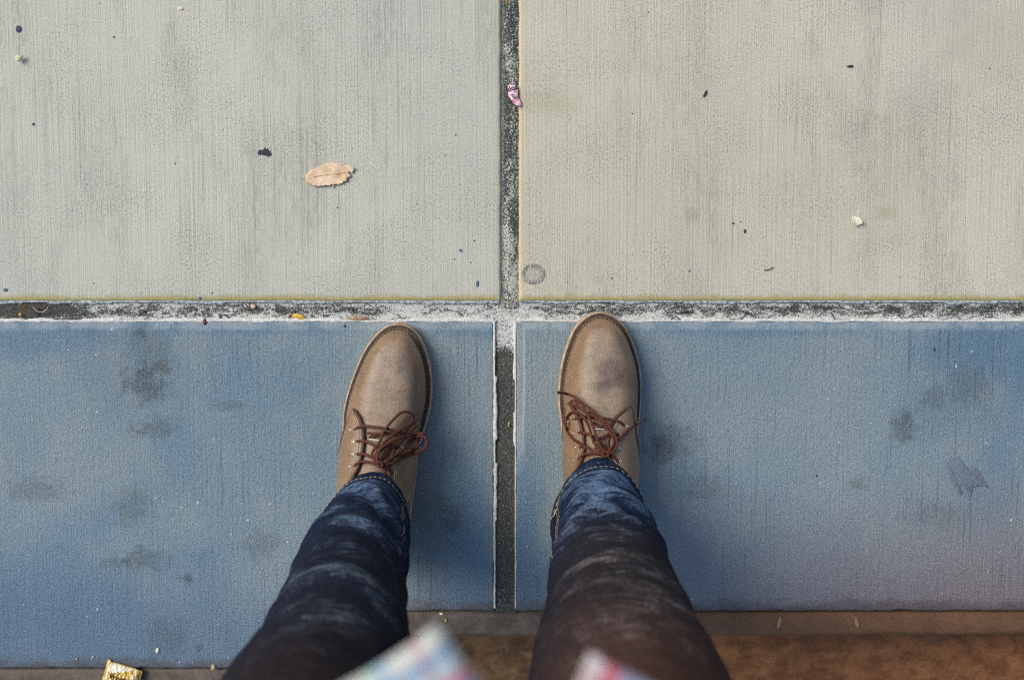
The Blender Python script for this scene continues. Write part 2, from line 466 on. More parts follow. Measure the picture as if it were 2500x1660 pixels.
def brown_ground(name, kerb):
    m = Mat(name, 0.6, 0.35)
    x, y, z = m.sep(m.pos())
    n = m.noise((34, 44, 30), 5.0, 0.65, 0.3)
    f = m.noise(420, 3, .65)
    warm_leak = m.map(m.math('ADD', x, m.math('MULTIPLY', m.noise(6, 3, .6), 0.3)), 0.05, 0.55)  # warm light leak painted in, growing towards the right
    if kerb:
        a = m.mix(warm_leak, (0.085, 0.070, 0.058), (0.165, 0.088, 0.046))
        b = m.mix(warm_leak, (0.150, 0.125, 0.105), (0.215, 0.110, 0.055))
    else:
        a = m.mix(warm_leak, (0.048, 0.026, 0.011), (0.190, 0.076, 0.026))
        b = m.mix(warm_leak, (0.135, 0.082, 0.038), (0.360, 0.155, 0.060))
    col = m.mix(m.map(n, 0.35, 0.68), a, b)
    col = m.mix(m.math('MULTIPLY', m.map(f, 0.5, 0.3), 0.5), col, (0.02, 0.014, 0.009))
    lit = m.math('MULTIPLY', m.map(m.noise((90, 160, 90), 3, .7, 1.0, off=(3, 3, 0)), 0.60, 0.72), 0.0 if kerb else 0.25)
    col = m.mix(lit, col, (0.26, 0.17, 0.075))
    m.color(col)
    m.bump(m.math('ADD', n, m.math('MULTIPLY', f, 0.5)), 0.0012, 0.5)
    m.rough(m.map(n, 0.3, 0.7, 0.45, 0.75))
    return m.m
M_KERB, M_GUTTER = brown_ground('weathered_kerb', True), brown_ground('brown_wet_gutter', False)

# ---- ground far and near, the base the slabs sit on
def sheet(name, x0, x1, y0, y1, z, mat, parent=None):
    return new_obj(name, [(x0, y0, z), (x1, y0, z), (x1, y1, z), (x0, y1, z)], [(0, 1, 2, 3)], mat, parent, False)
ground = sheet('ground', -60, 60, -60, 60, -0.17, M_GUTTER); tag(ground, kind='structure')
pavement = Geo(); pavement.box((0, 1.36, -0.09), (3.2, 0, 0), (0, 1.7, 0), (0, 0, 0.06))
pavement = pavement.obj('pavement', M_PALE_L, None, False); tag(pavement, kind='structure')

def edge_pts(a, b, step, amp, seed):
    '''a worn edge: waviness plus the odd chip bitten out of it'''
    a, b = Vector(a), Vector(b); L = (b - a).length; n = max(2, int(L / step)); d = (b - a) / L; nn = Vector((-d.y, d.x))
    out = []
    for i in range(n):
        t = i / n; p = a + (b - a) * t
        w = min(1.0, min(t, 1 - t) * L / 0.01)
        o = (N3(t * L * 45, seed) * 0.6 + N3(t * L * 160, seed + 7) * 0.4) * amp * w
        c = N3(t * L * 22, seed + 31)
        out.append(p + nn * (o + w * amp * 2.2 * max(0, c - .38)))
    return out
def slab(name, corners, mat, jit, seed, z=0.0, th=0.06, rnd=0.0035):
    """a slab with a worn arris: corners ccw, jit per edge (step, amplitude)"""
    out = []
    for i, c in enumerate(corners):
        st, am = jit[i]
        out += edge_pts(c, corners[(i + 1) % len(corners)], st, am, seed + i * 13.7)
    n = len(out)
    nor = []
    for i in range(n):
        d = (out[(i + 1) % n] - out[i - 1]); d = d.normalized()
        nor.append(Vector((-d.y, d.x)))
    levels = [(0, -th), (0, -rnd), (rnd * 0.3, -rnd * 0.32), (rnd, 0.0)]
    V, F = [], []
    for ins, dz in levels:
        for p, q in zip(out, nor):
            V.append((p.x + q.x * ins, p.y + q.y * ins, z + dz))
    for l in range(len(levels) - 1):
        for i in range(n):
            j = (i + 1) % n
            F.append((l * n + i, l * n + j, (l + 1) * n + j, (l + 1) * n + i))
    F.append(tuple((len(levels) - 1) * n + i for i in range(n)))
    o = new_obj(name, V, F, mat, pavement, True)
    o.data.polygons[len(F) - 1].use_smooth = False
    return o
fine_, coarse_ = (0.004, 0.0017), (0.2, 0.0)
s1 = slab('paving_slab', [(-3, Y_UP), (VX[0], Y_UP), (VX[0], 3), (-3, 3)], M_PALE_L, [fine_, fine_, coarse_, coarse_], 1)
s2 = slab('paving_slab', [(VX[1], Y_UP), (3, Y_UP), (3, 3), (VX[1], 3)], M_PALE_R, [fine_, coarse_, coarse_, fine_], 22)
s3 = slab('paving_slab', [(-3, Y_EDGE_L), (X_JOG, Y_EDGE_L), (X_JOG, Y_EDGE), (WX[0], Y_EDGE), (WX[0], Y_LO), (-3, Y_LO)], M_BLUE,
          [fine_, fine_, fine_, fine_, fine_, coarse_], 43)
s4 = slab('paving_slab', [(WX[1], Y_EDGE), (3, Y_EDGE), (3, Y_LO), (WX[1], Y_LO)], M_BLUE, [fine_, coarse_, fine_, fine_], 64)
tag(s1, 'pale grey brushed concrete slab'); tag(s2, 'pale warm grey brushed concrete slab with a round mark at its corner')
tag(s3, 'blue stained concrete slab'); tag(s4, 'blue stained concrete slab with a mauve light leak painted along the kerb')

def filler(name, x0, x1, y0, y1, nx, ny, mat, z0, amp, crown=0.0):
    V = []
    for j in range(ny):
        for i in range(nx):
            x = x0 + (x1 - x0) * i / (nx - 1); y = y0 + (y1 - y0) * j / (ny - 1)
            z = z0 + amp * (N3(x * 70, y * 120, 3) * 0.6 + N3(x * 240, y * 240, 9) * 0.4)
            t = j / (ny - 1) if (x1 - x0) > (y1 - y0) else i / (nx - 1)
            z += crown * (1 - (2 * t - 1) ** 2)
            V.append((x, y, z))
    return new_obj(name, V, grid_faces(nx, ny), mat, pavement)
f1 = filler('joint_sealant', -1.2, 1.2, Y_LO - 0.001, Y_UP + 0.001, 900, 16, M_SEAL_X, -0.0032, 0.0016)
f2 = filler('joint_sealant', VX[0] - 0.001, VX[1] + 0.001, Y_UP - 0.0075, 1.2, 14, 460, M_SEAL_U, -0.0030, 0.0010, 0.0022)
f3 = filler('joint_sealant', WX[0] - 0.001, WX[1] + 0.001, Y_EDGE - 0.004, Y_LO + 0.003, 16, 200, M_SEAL_L, -0.0032, 0.0012)
tag(f1, 'patchy white and black sealant of the cross joint'); tag(f2, 'speckled sealant between the pale slabs'); tag(f3, 'black sealant between the blue slabs')

def lip(name, a, b, side, w0, w1, h, mat, seed, freq=60.0, step=0.0022, bite=0.0):
    """ragged ridge of old paint along a joint edge; side = unit vector towards the slab"""
    a, b, side = Vector(a), Vector(b), Vector(side)
    L = (b - a).length; n = int(L / step); prof = [(-1.0, -0.9), (-0.8, 0.4), (-0.25, 1.0), (0.45, 0.75), (1.0, 0.05)]
    V = []
    for i in range(n + 1):
        p = a + (b - a) * (i / n); s = L * i / n
        r = 0.5 + 0.5 * (N3(s * freq, seed) * 0.9 + N3(s * freq * 4, seed + 3) * 0.55)
        q = 0.5 + 0.5 * (N3(s * freq * 1.3, seed + 11) * 0.9 + N3(s * freq * 5, seed + 17) * 0.6)
        inn = w0 + (w1 - w0) * max(0, min(1.2, q)); out = w0 * 0.5 + (w1 - w0) * 0.5 * max(0, min(1.2, r))
        if bite and N3(s * 14, seed + 30) > bite: inn *= 0.25
        hh = h * (0.45 + 0.75 * max(0, r))
        for (t, z) in prof:
            d = side * (t * out if t > 0 else t * inn)
            V.append((p.x + d.x, p.y + d.y, hh * z + (-0.0035 if t < -0.9 else 0.0)))
    F = grid_faces(len(prof), n + 1)
    return new_obj(name, V, F, mat, pavement)
lip('paint_lip', (-1.2, Y_LO, 0), (WX[0] - .002, Y_LO, 0), (0, -1, 0), 0.0006, 0.0056, 0.0008, M_LIP, 3.1, 42, bite=.05)
lip('paint_lip', (WX[1] + .002, Y_LO, 0), (1.2, Y_LO, 0), (0, -1, 0), 0.0006, 0.0050, 0.0008, M_LIP, 9.1, 38, bite=.05)
lip('paint_lip', (-1.2, Y_UP, 0), (VX[0] - .003, Y_UP, 0), (0, 1, 0), 0.0003, 0.0058, 0.0008, M_LIP_B, 15.1, 33, bite=-.05).location.z = -0.0012
lip('paint_lip', (VX[1] + .003, Y_UP, 0), (1.2, Y_UP, 0), (0, 1, 0), 0.0003, 0.0058, 0.0008, M_LIP_B, 25.1, 33, bite=-.05).location.z = -0.0012
lip('paint_lip', (WX[0], Y_EDGE + .004, 0), (WX[0], Y_LO, 0), (-1, 0, 0), 0.0007, 0.0056, 0.0006, M_LIP, 35.1, 30, bite=.06)
lip('paint_lip', (WX[1], Y_EDGE + .004, 0), (WX[1], Y_LO, 0), (1, 0, 0), 0.0007, 0.0040, 0.0006, M_LIP, 45.1, 30, bite=.06)

def grit(n, x0, x1, y0, y1, z, name, mat):
    g = Geo()
    for _ in range(n):
        r = .0004 + .0007 * random.random() ** 3
        c = Vector((random.uniform(x0, x1), random.uniform(y0, y1), z + r * .5)); a = random.random() * 6.28
        V = [c + Vector((math.cos(a + k * 1.571) * r * random.uniform(.7, 1.3), math.sin(a + k * 1.571) * r * random.uniform(.7, 1.3), 0)) for k in range(4)] + [c + Vector((0, 0, r * .9)), c - Vector((0, 0, r * .9))]
        g.add(V, [(0, 1, 4), (1, 2, 4), (2, 3, 4), (3, 0, 4), (1, 0, 5), (2, 1, 5), (3, 2, 5), (0, 3, 5)])
    o = g.obj(name, mat, pavement, False); tag(o, kind='stuff'); return o
M_GRIT = simple('joint_grit', (0.20, 0.20, 0.18), .85, .2, .8, 350)
grit(1500, -.62, .62, Y_LO + .001, Y_UP - .001, -.0030, 'joint_grit', M_GRIT)
grit(700, VX[0] + .001, VX[1] - .001, Y_UP, .36, -.0016, 'joint_grit', M_GRIT)
grit(900, WX[0] + .001, WX[1] - .001, Y_EDGE, Y_LO, -.0030, 'joint_grit', M_GRIT)

# ---- kerb and gutter
def kerb_strip(name, x0, x1, ya, yb, z, drop, seed):
    prof = [(0.0, -0.03), (0.0, -0.004), (0.06, -0.0008), (0.15, 0.0), (0.7, -0.001), (0.86, -0.005), (0.96, -0.014), (1.0, -0.03), (1.0, -drop)]
    nx = int((x1 - x0) / 0.01); V = []
    for i in range(nx + 1):
        x = x0 + (x1 - x0) * i / nx
        w = N3(x * 9, seed) * 0.0022 + N3(x * 40, seed) * 0.001
        for (t, dz) in prof:
            y = ya + (yb - ya) * t + (w if t > .5 else 0)
            V.append((x, y, z + dz + N3(x * 25, t * 6, seed) * 0.0008))
    return new_obj(name, V, grid_faces(len(prof), nx + 1), M_KERB)
kerb = kerb_strip('kerb', X_JOG + 0.001, 3.0, Y_EDGE - 0.001, Y_KERB, -0.006, 0.16, 4.4); tag(kerb, kind='structure')
kerb2 = kerb_strip('kerb', -3.0, X_JOG, Y_EDGE_L - 0.001, Y_EDGE_L - 0.05, -0.006, 0.16, 8.4); tag(kerb2, kind='structure')
nx, ny = 300, 60; V = []
for j in range(ny):
    for i in range(nx):
        x = -3 + 6 * i / (nx - 1); y = -1.9 + (Y_EDGE + 0.02 + 1.9) * j / (ny - 1)
        V.append((x, y, -0.095 + 0.006 * N3(x * 6, y * 6, 2) + 0.003 * N3(x * 30, y * 30, 5)))
gutter = new_obj('gutter', V, grid_faces(nx, ny), M_GUTTER); tag(gutter, kind='structure')

# ================================================================== PERSON
# ---- materials
def leather(name, scuffs_shade, warm):
    m = Mat(name, 0.62, 0.35)
    p = m.pos()
    n1 = m.noise(34, 4, .6)
    n2 = m.noise(620, 3, .65)
    n3 = m.noise(150, 3, .6, off=(4, 4, 4))
    base = m.mix(m.map(n1, .32, .68), (0.205, 0.125, 0.062), (0.262, 0.172, 0.096))
    nz = m.sep(m.normal())[2]
    dust = m.math('MULTIPLY', m.map(nz, 0.60, 1.0), m.map(n3, 0.25, 0.75, 0.55, 1.0))
    base = m.mix(m.math('MULTIPLY', dust, 0.72), base, (0.362, 0.308, 0.256))
    col = m.mix(m.math('MULTIPLY', m.map(n2, .52, .34), 0.46), base, (0.10, 0.062, 0.038))
    col = m.mix(m.math('MULTIPLY', m.map(n2, .54, .70), 0.32), col, (0.52, 0.44, 0.35))
    mot = m.noise((70, 90, 70), 4, .65, .5, off=(9, 9, 9))
    col = m.mix(m.math('MULTIPLY', m.map(mot, .50, .68), 0.38), col, (0.120, 0.090, 0.074))
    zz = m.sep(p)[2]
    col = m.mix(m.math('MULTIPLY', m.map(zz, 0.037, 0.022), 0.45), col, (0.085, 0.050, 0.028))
    sc = m.spots(scuffs_shade, 0.30, 48)  # scuff marks, plus shade painted down the right-hand sides
    col = m.mix(m.math('MULTIPLY', sc, m.map(n2, .3, .7, 1.0, 0.55)), col, (0.090, 0.068, 0.064))
    m.color(col)
    m.bump(m.math('ADD', n2, m.math('MULTIPLY', n3, 0.7)), 0.0006, 0.6)
    m.rough(m.map(n3, .3, .7, .36, .56))
    m.b.inputs['Sheen Weight'].default_value = 0.15
    return m.m
def W(px, py, z=0.05): q = P(px, py, z); return q.x, q.y
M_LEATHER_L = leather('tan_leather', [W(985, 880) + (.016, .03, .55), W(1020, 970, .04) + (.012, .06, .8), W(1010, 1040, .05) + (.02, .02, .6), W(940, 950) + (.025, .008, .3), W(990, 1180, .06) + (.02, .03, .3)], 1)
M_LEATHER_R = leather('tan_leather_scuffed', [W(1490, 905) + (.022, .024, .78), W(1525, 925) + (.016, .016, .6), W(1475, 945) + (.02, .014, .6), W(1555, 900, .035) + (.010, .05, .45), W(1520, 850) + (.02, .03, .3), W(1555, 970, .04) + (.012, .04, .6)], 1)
M_LINING = simple('dark_lining', (0.03, 0.02, 0.016), .8, .2, .3)
M_EDGE = simple('reddish_brown_leather_edge', (0.098, 0.046, 0.030), .6, .35, .35, 300, 0, .0006)
M_WELT = simple('dark_welt', (0.066, 0.045, 0.036), .6, .35, .45, 260, 0, .0008)
M_CREPE = simple('pale_crepe_sole', (0.40, 0.30, 0.205), .7, .3, .25, 160, 0, .001)
M_STITCH = simple('tan_thread', (0.36, 0.22, 0.085), .7, .3, .3, 900)
M_STITCH_P = simple('pale_thread', (0.42, 0.34, 0.27), .7, .3, .3, 900)
M_GOLD_THREAD = simple('yellow_thread', (0.52, 0.40, 0.21), .7, .3, .3, 900)
M_METAL = simple('nickel_eyelet', (0.62, 0.56, 0.50), .28, .5, .1, 300, 1.0)
def lace_mat():
    m = Mat('brown_lace', 0.62, 0.35)
    n = m.noise(900, 2, .6); n2 = m.noise(90, 2, .5)
    c = m.mix(m.map(n, .35, .65), (0.040, 0.009, 0.006), (0.150, 0.040, 0.022))
    m.color(m.mix(m.map(n2, .4, .65, 0, .4), c, (0.085, 0.030, 0.018)))
    m.bump(n, 0.0008, .9)
    return m.m
M_LACE = lace_mat()
M_AGLET = simple('dark_aglet', (0.016, 0.012, 0.012), .35, .5, .2)

def denim(name):
    m = Mat(name, 0.9, 0.08)
    uv = m.uv(); u, v, _ = m.sep(uv)
    x, y, z = m.sep(m.pos())
    wear_light = m.attr('wear_light')
    tw = m.math('ADD', m.math('MULTIPLY', u, 1.0), m.math('MULTIPLY', v, 0.75))
    comb = m.nt.nodes.new('ShaderNodeCombineXYZ')
    m._set(comb.inputs[0], m.math('MULTIPLY', tw, 760.0)); m._set(comb.inputs[1], m.math('MULTIPLY', m.math('SUBTRACT', v, u), 150.0))
    twill = m.noise(1.0, 2.0, .6, v=comb.outputs[0])
    n1 = m.noise(46, 4, .65)
    n2 = m.noise(480, 3, .7)
    w = m.math('ADD', wear_light, m.math('MULTIPLY', m.math('SUBTRACT', n1, .5), 1.0))
    w = m.math('ADD', w, m.math('MULTIPLY', m.math('SUBTRACT', n2, .5), 0.65))
    cb = m.nt.nodes.new('ShaderNodeCombineXYZ')
    m._set(cb.inputs[0], m.math('MULTIPLY', u, 38.0)); m._set(cb.inputs[1], m.math('MULTIPLY', v, 210.0))
    cre = m.noise(1.0, 4.0, .65, .6, v=cb.outputs[0])
    w = m.math('MULTIPLY', w, m.map(cre, .30, .68, .25, 1.25))
    w = m.map(w, 0.12, 1.0)
    # indigo hem; brown light leak painted in higher up, stronger on the right leg
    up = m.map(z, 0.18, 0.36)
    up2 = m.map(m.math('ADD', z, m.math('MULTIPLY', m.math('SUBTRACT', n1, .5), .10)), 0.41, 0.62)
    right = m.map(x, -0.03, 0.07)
    leak_tone = m.mix(up2, m.mix(right, (0.0075, 0.0105, 0.0230), (0.017, 0.0150, 0.0200)), m.mix(right, (0.019, 0.0130, 0.014), (0.078, 0.039, 0.028)))
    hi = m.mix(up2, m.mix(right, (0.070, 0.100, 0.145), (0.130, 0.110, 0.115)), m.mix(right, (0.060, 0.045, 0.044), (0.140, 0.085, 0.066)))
    dark = m.mix(up, (0.0060, 0.0115, 0.033), leak_tone)
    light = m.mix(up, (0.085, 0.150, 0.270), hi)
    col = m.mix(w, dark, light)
    col = m.mix(m.math('MULTIPLY', m.map(twill, .50, .66), m.map(w, 0.0, .6, .07, .7)), col, m.mix(0.5, light, (0.30, 0.36, 0.44)))
    col = m.mix(m.math('MULTIPLY', m.map(twill, .48, .34), 0.6), col, dark)
    m.color(col)
    m.bump(m.math('ADD', twill, n2), 0.0007, .7)
    return m.m
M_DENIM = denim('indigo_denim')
M_SKIN = simple('skin', (0.42, 0.25, 0.17), .5, .4, .1, 60)
M_HAIR = simple('dark_hair', (0.03, 0.02, 0.014), .5, .4, .4, 300)

# ---- body: one skinned surface, inside the clothes
def build_body():
    J, E, Rr = [], [], []
    def j(x, y, z, r, par=None):
        J.append((x, y, z)); Rr.append(r if isinstance(r, tuple) else (r, r))
        if par is not None: E.append((par, len(J) - 1))
        return len(J) - 1
    pel = j(-.02, -.36, .90, (.125, .080))
    sp = j(-.02, -.315, 1.08, (.12, .075), pel); ch = j(-.02, -.285, 1.28, (.14, .09), sp)
    nb = j(-.02, -.275, 1.42, (.055, .055), ch); hb = j(-.02, -.245, 1.52, (.05, .055), nb)
    hd = j(-.02, -.205, 1.58, (.070, .085), hb); tp = j(-.02, -.195, 1.67, (.066, .080), hd); j(-.02, -.20, 1.72, (.04, .05), tp)
    ns = j(-.02, -.118, 1.575, .013, hd)
    for s, hx, kx, ax, tx, ty in ((-1, -.11, -.145, -.166, -.150, -.115), (1, .07, .090, .102, .112, -.10)):
        h = j(hx, -.365, .80, .058, pel); k = j(kx, -.33, .49, .036, h); c = j((kx + ax) / 2, -.315, .34, .034, k)
        a = j(ax, -.30, .11, .028, c); f = j((ax + tx) / 2, -.23, .055, .026, a); j(tx, ty, .034, .018, f)
        sh = j(-.02 + s * .18, -.285, 1.38, .05, ch); el = j(-.02 + s * .25, -.17, 1.20, .036, sh)
        w = j(-.02 + s * .115, -.05, 1.262, .024, el); pm = j(-.02 + s * .085, -.005, 1.275, (.030, .018), w)
        for q, (dx, dy, dz) in enumerate(((-.004, .040, .022), (-.010, .044, .008), (-.014, .042, -.006), (-.016, .034, -.018))):
            a1 = j(J[pm][0] + s * dx, J[pm][1] + dy * .6, J[pm][2] + dz, .0085, pm)
            a2 = j(J[pm][0] + s * (dx - .010), J[pm][1] + dy, J[pm][2] + dz, .008, a1)
            j(J[pm][0] + s * (dx - .028), J[pm][1] + dy - .004, J[pm][2] + dz, .0068, a2)
        t1 = j(J[pm][0] - s * .020, J[pm][1] - .018, J[pm][2] + .004, .0095, pm); j(J[pm][0] - s * .042, J[pm][1] - .006, J[pm][2] + .006, .0075, t1)
    me = bpy.data.meshes.new('person'); me.from_pydata(J, E, [])
    o = bpy.data.objects.new('person', me); COL.objects.link(o)
    sk = o.modifiers.new('skin', 'SKIN'); sk.use_smooth_shade = True; sk.branch_smoothing = 0.5
    sv = me.skin_vertices[0].data
    for i, r in enumerate(Rr): sv[i].radius = r
    sv[0].use_root = True
    sb = o.modifiers.new('sub', 'SUBSURF'); sb.levels = 2; sb.render_levels = 2
    me.materials.append(M_SKIN)
    return o
person = build_body()
tag(person, 'person in dark jeans, plaid shirt and tan lace-up boots looking down at the pavement', 'person')

def ellipsoid(name, c, r, mat, parent, nu=24, nv=14, keep=None):
    V, F = [], []
    for j_ in range(nv + 1):
        t = math.pi * j_ / nv
        for i in range(nu):
            a = 2 * math.pi * i / nu
            V.append((c[0] + r[0] * math.sin(t) * math.cos(a), c[1] + r[1] * math.sin(t) * math.sin(a), c[2] + r[2] * math.cos(t)))
    F = [f for f in grid_faces(nu, nv + 1, True) if keep is None or keep(V[f[0]])]
    return new_obj(name, V, F, mat, parent)
hair = ellipsoid('hair', (-.02, -.222, 1.655), (.088, .103, .105), M_HAIR, person, keep=lambda v: v[2] > 1.66 or v[1] < -.235)
for s in (-1, 1):
    ellipsoid('eye', (-.02 + s * .030, -.132, 1.605), (.011, .009, .008), simple('eye_white', (.7, .7, .68), .3), person, 12, 8)
    ellipsoid('ear', (-.02 + s * .082, -.21, 1.59), (.010, .020, .030), M_SKIN, person, 12, 8)
ellipsoid('mouth', (-.02, -.138, 1.535), (.022, .007, .006), simple('lips', (.35, .15, .12), .5), person, 12, 8)

# ---- shoes
def interp(xs, ys, x):
    """monotone cubic through the points"""
    xs, ys = np.asarray(xs, float), np.asarray(ys, float)
    if xs[0] > xs[-1]: xs, ys = xs[::-1], ys[::-1]
    h = np.diff(xs); d = np.diff(ys) / h; m = np.zeros(len(xs))
    m[0], m[-1] = d[0], d[-1]
    for i in range(1, len(xs) - 1):
        if d[i - 1] * d[i] > 0:
            w1, w2 = 2 * h[i] + h[i - 1], h[i] + 2 * h[i - 1]
            m[i] = (w1 + w2) / (w1 / d[i - 1] + w2 / d[i])
    x = np.clip(np.asarray(x, float), xs[0], xs[-1])
    i = np.clip(np.searchsorted(xs, x) - 1, 0, len(xs) - 2)
    t = (x - xs[i]) / h[i]
    return (ys[i] * (1 + 2 * t) * (1 - t) ** 2 + h[i] * m[i] * t * (1 - t) ** 2 + ys[i + 1] * t * t * (3 - 2 * t) + h[i] * m[i + 1] * t * t * (t - 1))

class Shoe:
    def __init__(s, outline, mat, flip):
        a = [(P(l, py, 0.012), P(r, py, 0.012)) for (py, l, r) in outline]
        s.oy = [q[0].y for q in a]; s.ol = [q[0].x for q in a]; s.orr = [q[1].x for q in a]
        s.yt, s.yh = s.oy[0], s.oy[-1]
        s.mat = mat
        # outline of sole as a closed ring with smooth ends
        n = 90
        ys = [s.yt + (s.yh - s.yt) * (1 - math.cos(math.pi * i / n)) / 2 for i in range(n + 1)]
        L = [Vector((float(interp(s.oy, s.ol, y)), y, 0)) for y in ys]; Rr = [Vector((float(interp(s.oy, s.orr, y)), y, 0)) for y in ys]
        s.ring = L[::1] + Rr[::-1][1:-1] if False else L + Rr[1:-1][::-1]      # toe -> heel on the left, back on the right
        s.ring = s.smooth_ring(s.ring, 3)
        # inset outline of the upper
        s.up = s.inset(s.ring, lambda y: 0.0078 if y > s.yt - 0.12 else 0.0078 - 0.0052 * min(1, (s.yt - 0.12 - y) / 0.06))
        uy = np.array([p.y for p in s.up])
        k = len(L)
        s.uy_t, s.uy_h = uy.max(), uy.min()
        i0, i1 = int(uy.argmax()), int(uy.argmin())
        ring = s.up[i0:] + s.up[:i0]; i1 = (i1 - i0) % len(ring)
        s.left = ring[:i1 + 1]; s.right = [ring[0]] + ring[i1:][::-1]
        s.left = [ring[0]] + ring[1:i1 + 1]
    @staticmethod
    def smooth_ring(r, it):
        for _ in range(it):
            n = len(r); r = [r[i] * 0.5 + (r[i - 1] + r[(i + 1) % n]) * 0.25 for i in range(n)]
        return r
    @staticmethod
    def inset(r, fn):
        n = len(r); out = []
        for i in range(n):
            d = (r[(i + 1) % n] - r[i - 1]).normalized()
            nn = Vector((-d.y, d.x, 0))
            w = fn(r[i].y) if callable(fn) else fn
            out.append(r[i] + nn * w)
        return out
    def half(s, y):
        xl = np.interp(y, [p.y for p in s.left][::-1], [p.x for p in s.left][::-1])
        xr = np.interp(y, [p.y for p in s.right][::-1], [p.x for p in s.right][::-1])
        return xl, xr
    Z0 = 0.0205
    HP = [(0.0, .0225), (0.0016, .0305), (0.005, .0375), (0.012, .0455), (0.022, .051), (0.04, .0555), (0.07, .060), (0.09, .064), (0.11, .0715), (0.13, .081),
          (0.15, .090), (0.17, .101), (0.19, .114), (0.215, .128), (0.24, .134), (0.262, .132), (0.278, .110), (0.2865, .07), (0.289, .023)]
    def H(s, d):
        L = s.uy_t - s.uy_h
        return float(interp([a for a, _ in s.HP], [b for _, b in s.HP], d * 0.289 / L))
    def S(s, y, th, off=0.0):
        """surface point; th = 0 right base .. pi left base"""
        y = min(max(y, s.uy_h + 1e-5), s.uy_t - 1e-5)
        d = s.uy_t - y
        xl, xr = s.half(y); H = max(s.H(d), s.Z0 + .001)
        c, sn = math.cos(th), math.sin(th)
        t = min(1, max(0, (d - .05) / .12))
        a = .66 + .22 * t; b = .90
        xm = (xl + xr) / 2; hw = (xr - xl) / 2
        bulge = 1.0 + (0.05 + .03 * t) * math.sin(min(1, sn * 1.6) * math.pi) * (1 - t * .3)
        taper = 1.0 - 0.13 * t * sn ** 1.5
        x = xm + hw * math.copysign(abs(c) ** a, c) * bulge * taper
        z = s.Z0 + (H - s.Z0) * sn ** b
        return Vector((x, y, z))
    def Sn(s, y, th, off):
        e = 1e-3
        th_ = min(max(th, 2e-3), math.pi - 2e-3)
        p = s.S(y, th_); du = s.S(y, th_ + e) - s.S(y, th_ - e); dv = s.S(y + e, th_) - s.S(y - e, th_)
        n = du.cross(dv)
        n = n.normalized() if n.length > 1e-12 else Vector((0, 0, 1))
        mid = Vector((sum(s.half(y)) / 2, y, s.Z0))
        if n.dot(p - mid) < 0: n = -n
        return s.S(y, th) + n * off, n
    def build(s, parent, name='shoe', label=None):
        # the shoe's own mesh is the vamp and counter
        ns, nt = 130, 60
        V = []
        for i in range(ns):
            y = s.uy_t + (s.uy_h - s.uy_t) * (1 - math.cos(math.pi * i / (ns - 1))) / 2
            for k in range(nt):
                th = math.pi * k / (nt - 1)
                p = s.S(y, th)
                d = s.uy_t - y
                cr = 0.0012 * math.exp(-((d - .082) / .006) ** 2) + 0.0010 * math.exp(-((d - .098 - .006 * math.cos(th * 2)) / .005) ** 2)
                p.z -= cr * math.sin(th) + 0.0007 * N3(p.x * 60, p.y * 60, p.z * 60) * math.sin(th)
                V.append(p)
        s.o = new_obj(name, V, grid_faces(nt, ns), s.mat, parent)
        s.bvh = BVHTree.FromPolygons(V, grid_faces(nt, ns))
        if label: tag(s.o, label)
        # sole, welt
        def extr(nm, ring, z0, z1, rnd, mat):
            lv = [(rnd, z0), (0, z0 + rnd), (0, z1 - rnd), (rnd, z1)]
            VV, FF = [], []
            n = len(ring)
            for ins, z in lv:
                for k_, q in enumerate(s.inset(ring, ins)):
                    w = 0.0004 * N3(q.x * 120, q.y * 120, z * 200)
                    VV.append((q.x + w, q.y + w, z))
            for l in range(3):
                for i in range(n):
                    FF.append((l * n + i, (l + 1) * n + i, (l + 1) * n + (i + 1) % n, l * n + (i + 1) % n)[::-1])
            FF.append(tuple(range(3 * n, 4 * n))); FF.append(tuple(range(n))[::-1])
            oo = new_obj(nm, VV, FF, mat, s.o)
            oo.data.polygons[len(FF) - 1].use_smooth = False; oo.data.polygons[len(FF) - 2].use_smooth = False
            return oo
        extr('sole', s.ring, 0.0005, 0.0175, 0.002, M_CREPE)
        wr = s.inset(s.ring, 0.0020)
        extr('welt', wr, 0.0178, 0.0213, 0.0009, M_WELT)
        # welt stitches, dash by dash
        g = Geo(); sr = s.inset(s.ring, 0.0066)
        acc = 0.0; n = len(sr)
        pts = sr + sr[:1]
        cum = [0.0]
        for i in range(n): cum.append(cum[-1] + (pts[i + 1] - pts[i]).length)
        t = 0.0
        while t < cum[-1]:
            k = min(n - 1, int(np.searchsorted(cum, t)) - 1 if t > 0 else 0)
            f = (t - cum[k]) / max(1e-9, cum[k + 1] - cum[k]); p = pts[k].lerp(pts[k + 1], f)
            dd = (pts[k + 1] - pts[k]).normalized()
            if p.y > s.yt - 0.17:
                c = Vector((p.x, p.y, 0.0216))
                g.tube([c - dd * .0016, c - dd * .0008 + Vector((0, 0, .0003)), c + dd * .0008 + Vector((0, 0, .0003)), c + dd * .0016], .00042, 5)
            t += 0.0046
        g.obj('stitching', M_STITCH, s.o)
        return s.o
    def hit(s, px, py):
        return s.bvh.ray_cast(CAM, ray(px, py))
    def yth(s, px, py):
        loc, n, i, d = s.hit(px, py)
        if loc is None: return None
        y = loc.y
        ths = np.linspace(0, math.pi, 361)
        best = min(ths, key=lambda t: (s.S(y, t) - loc).length)
        return y, best
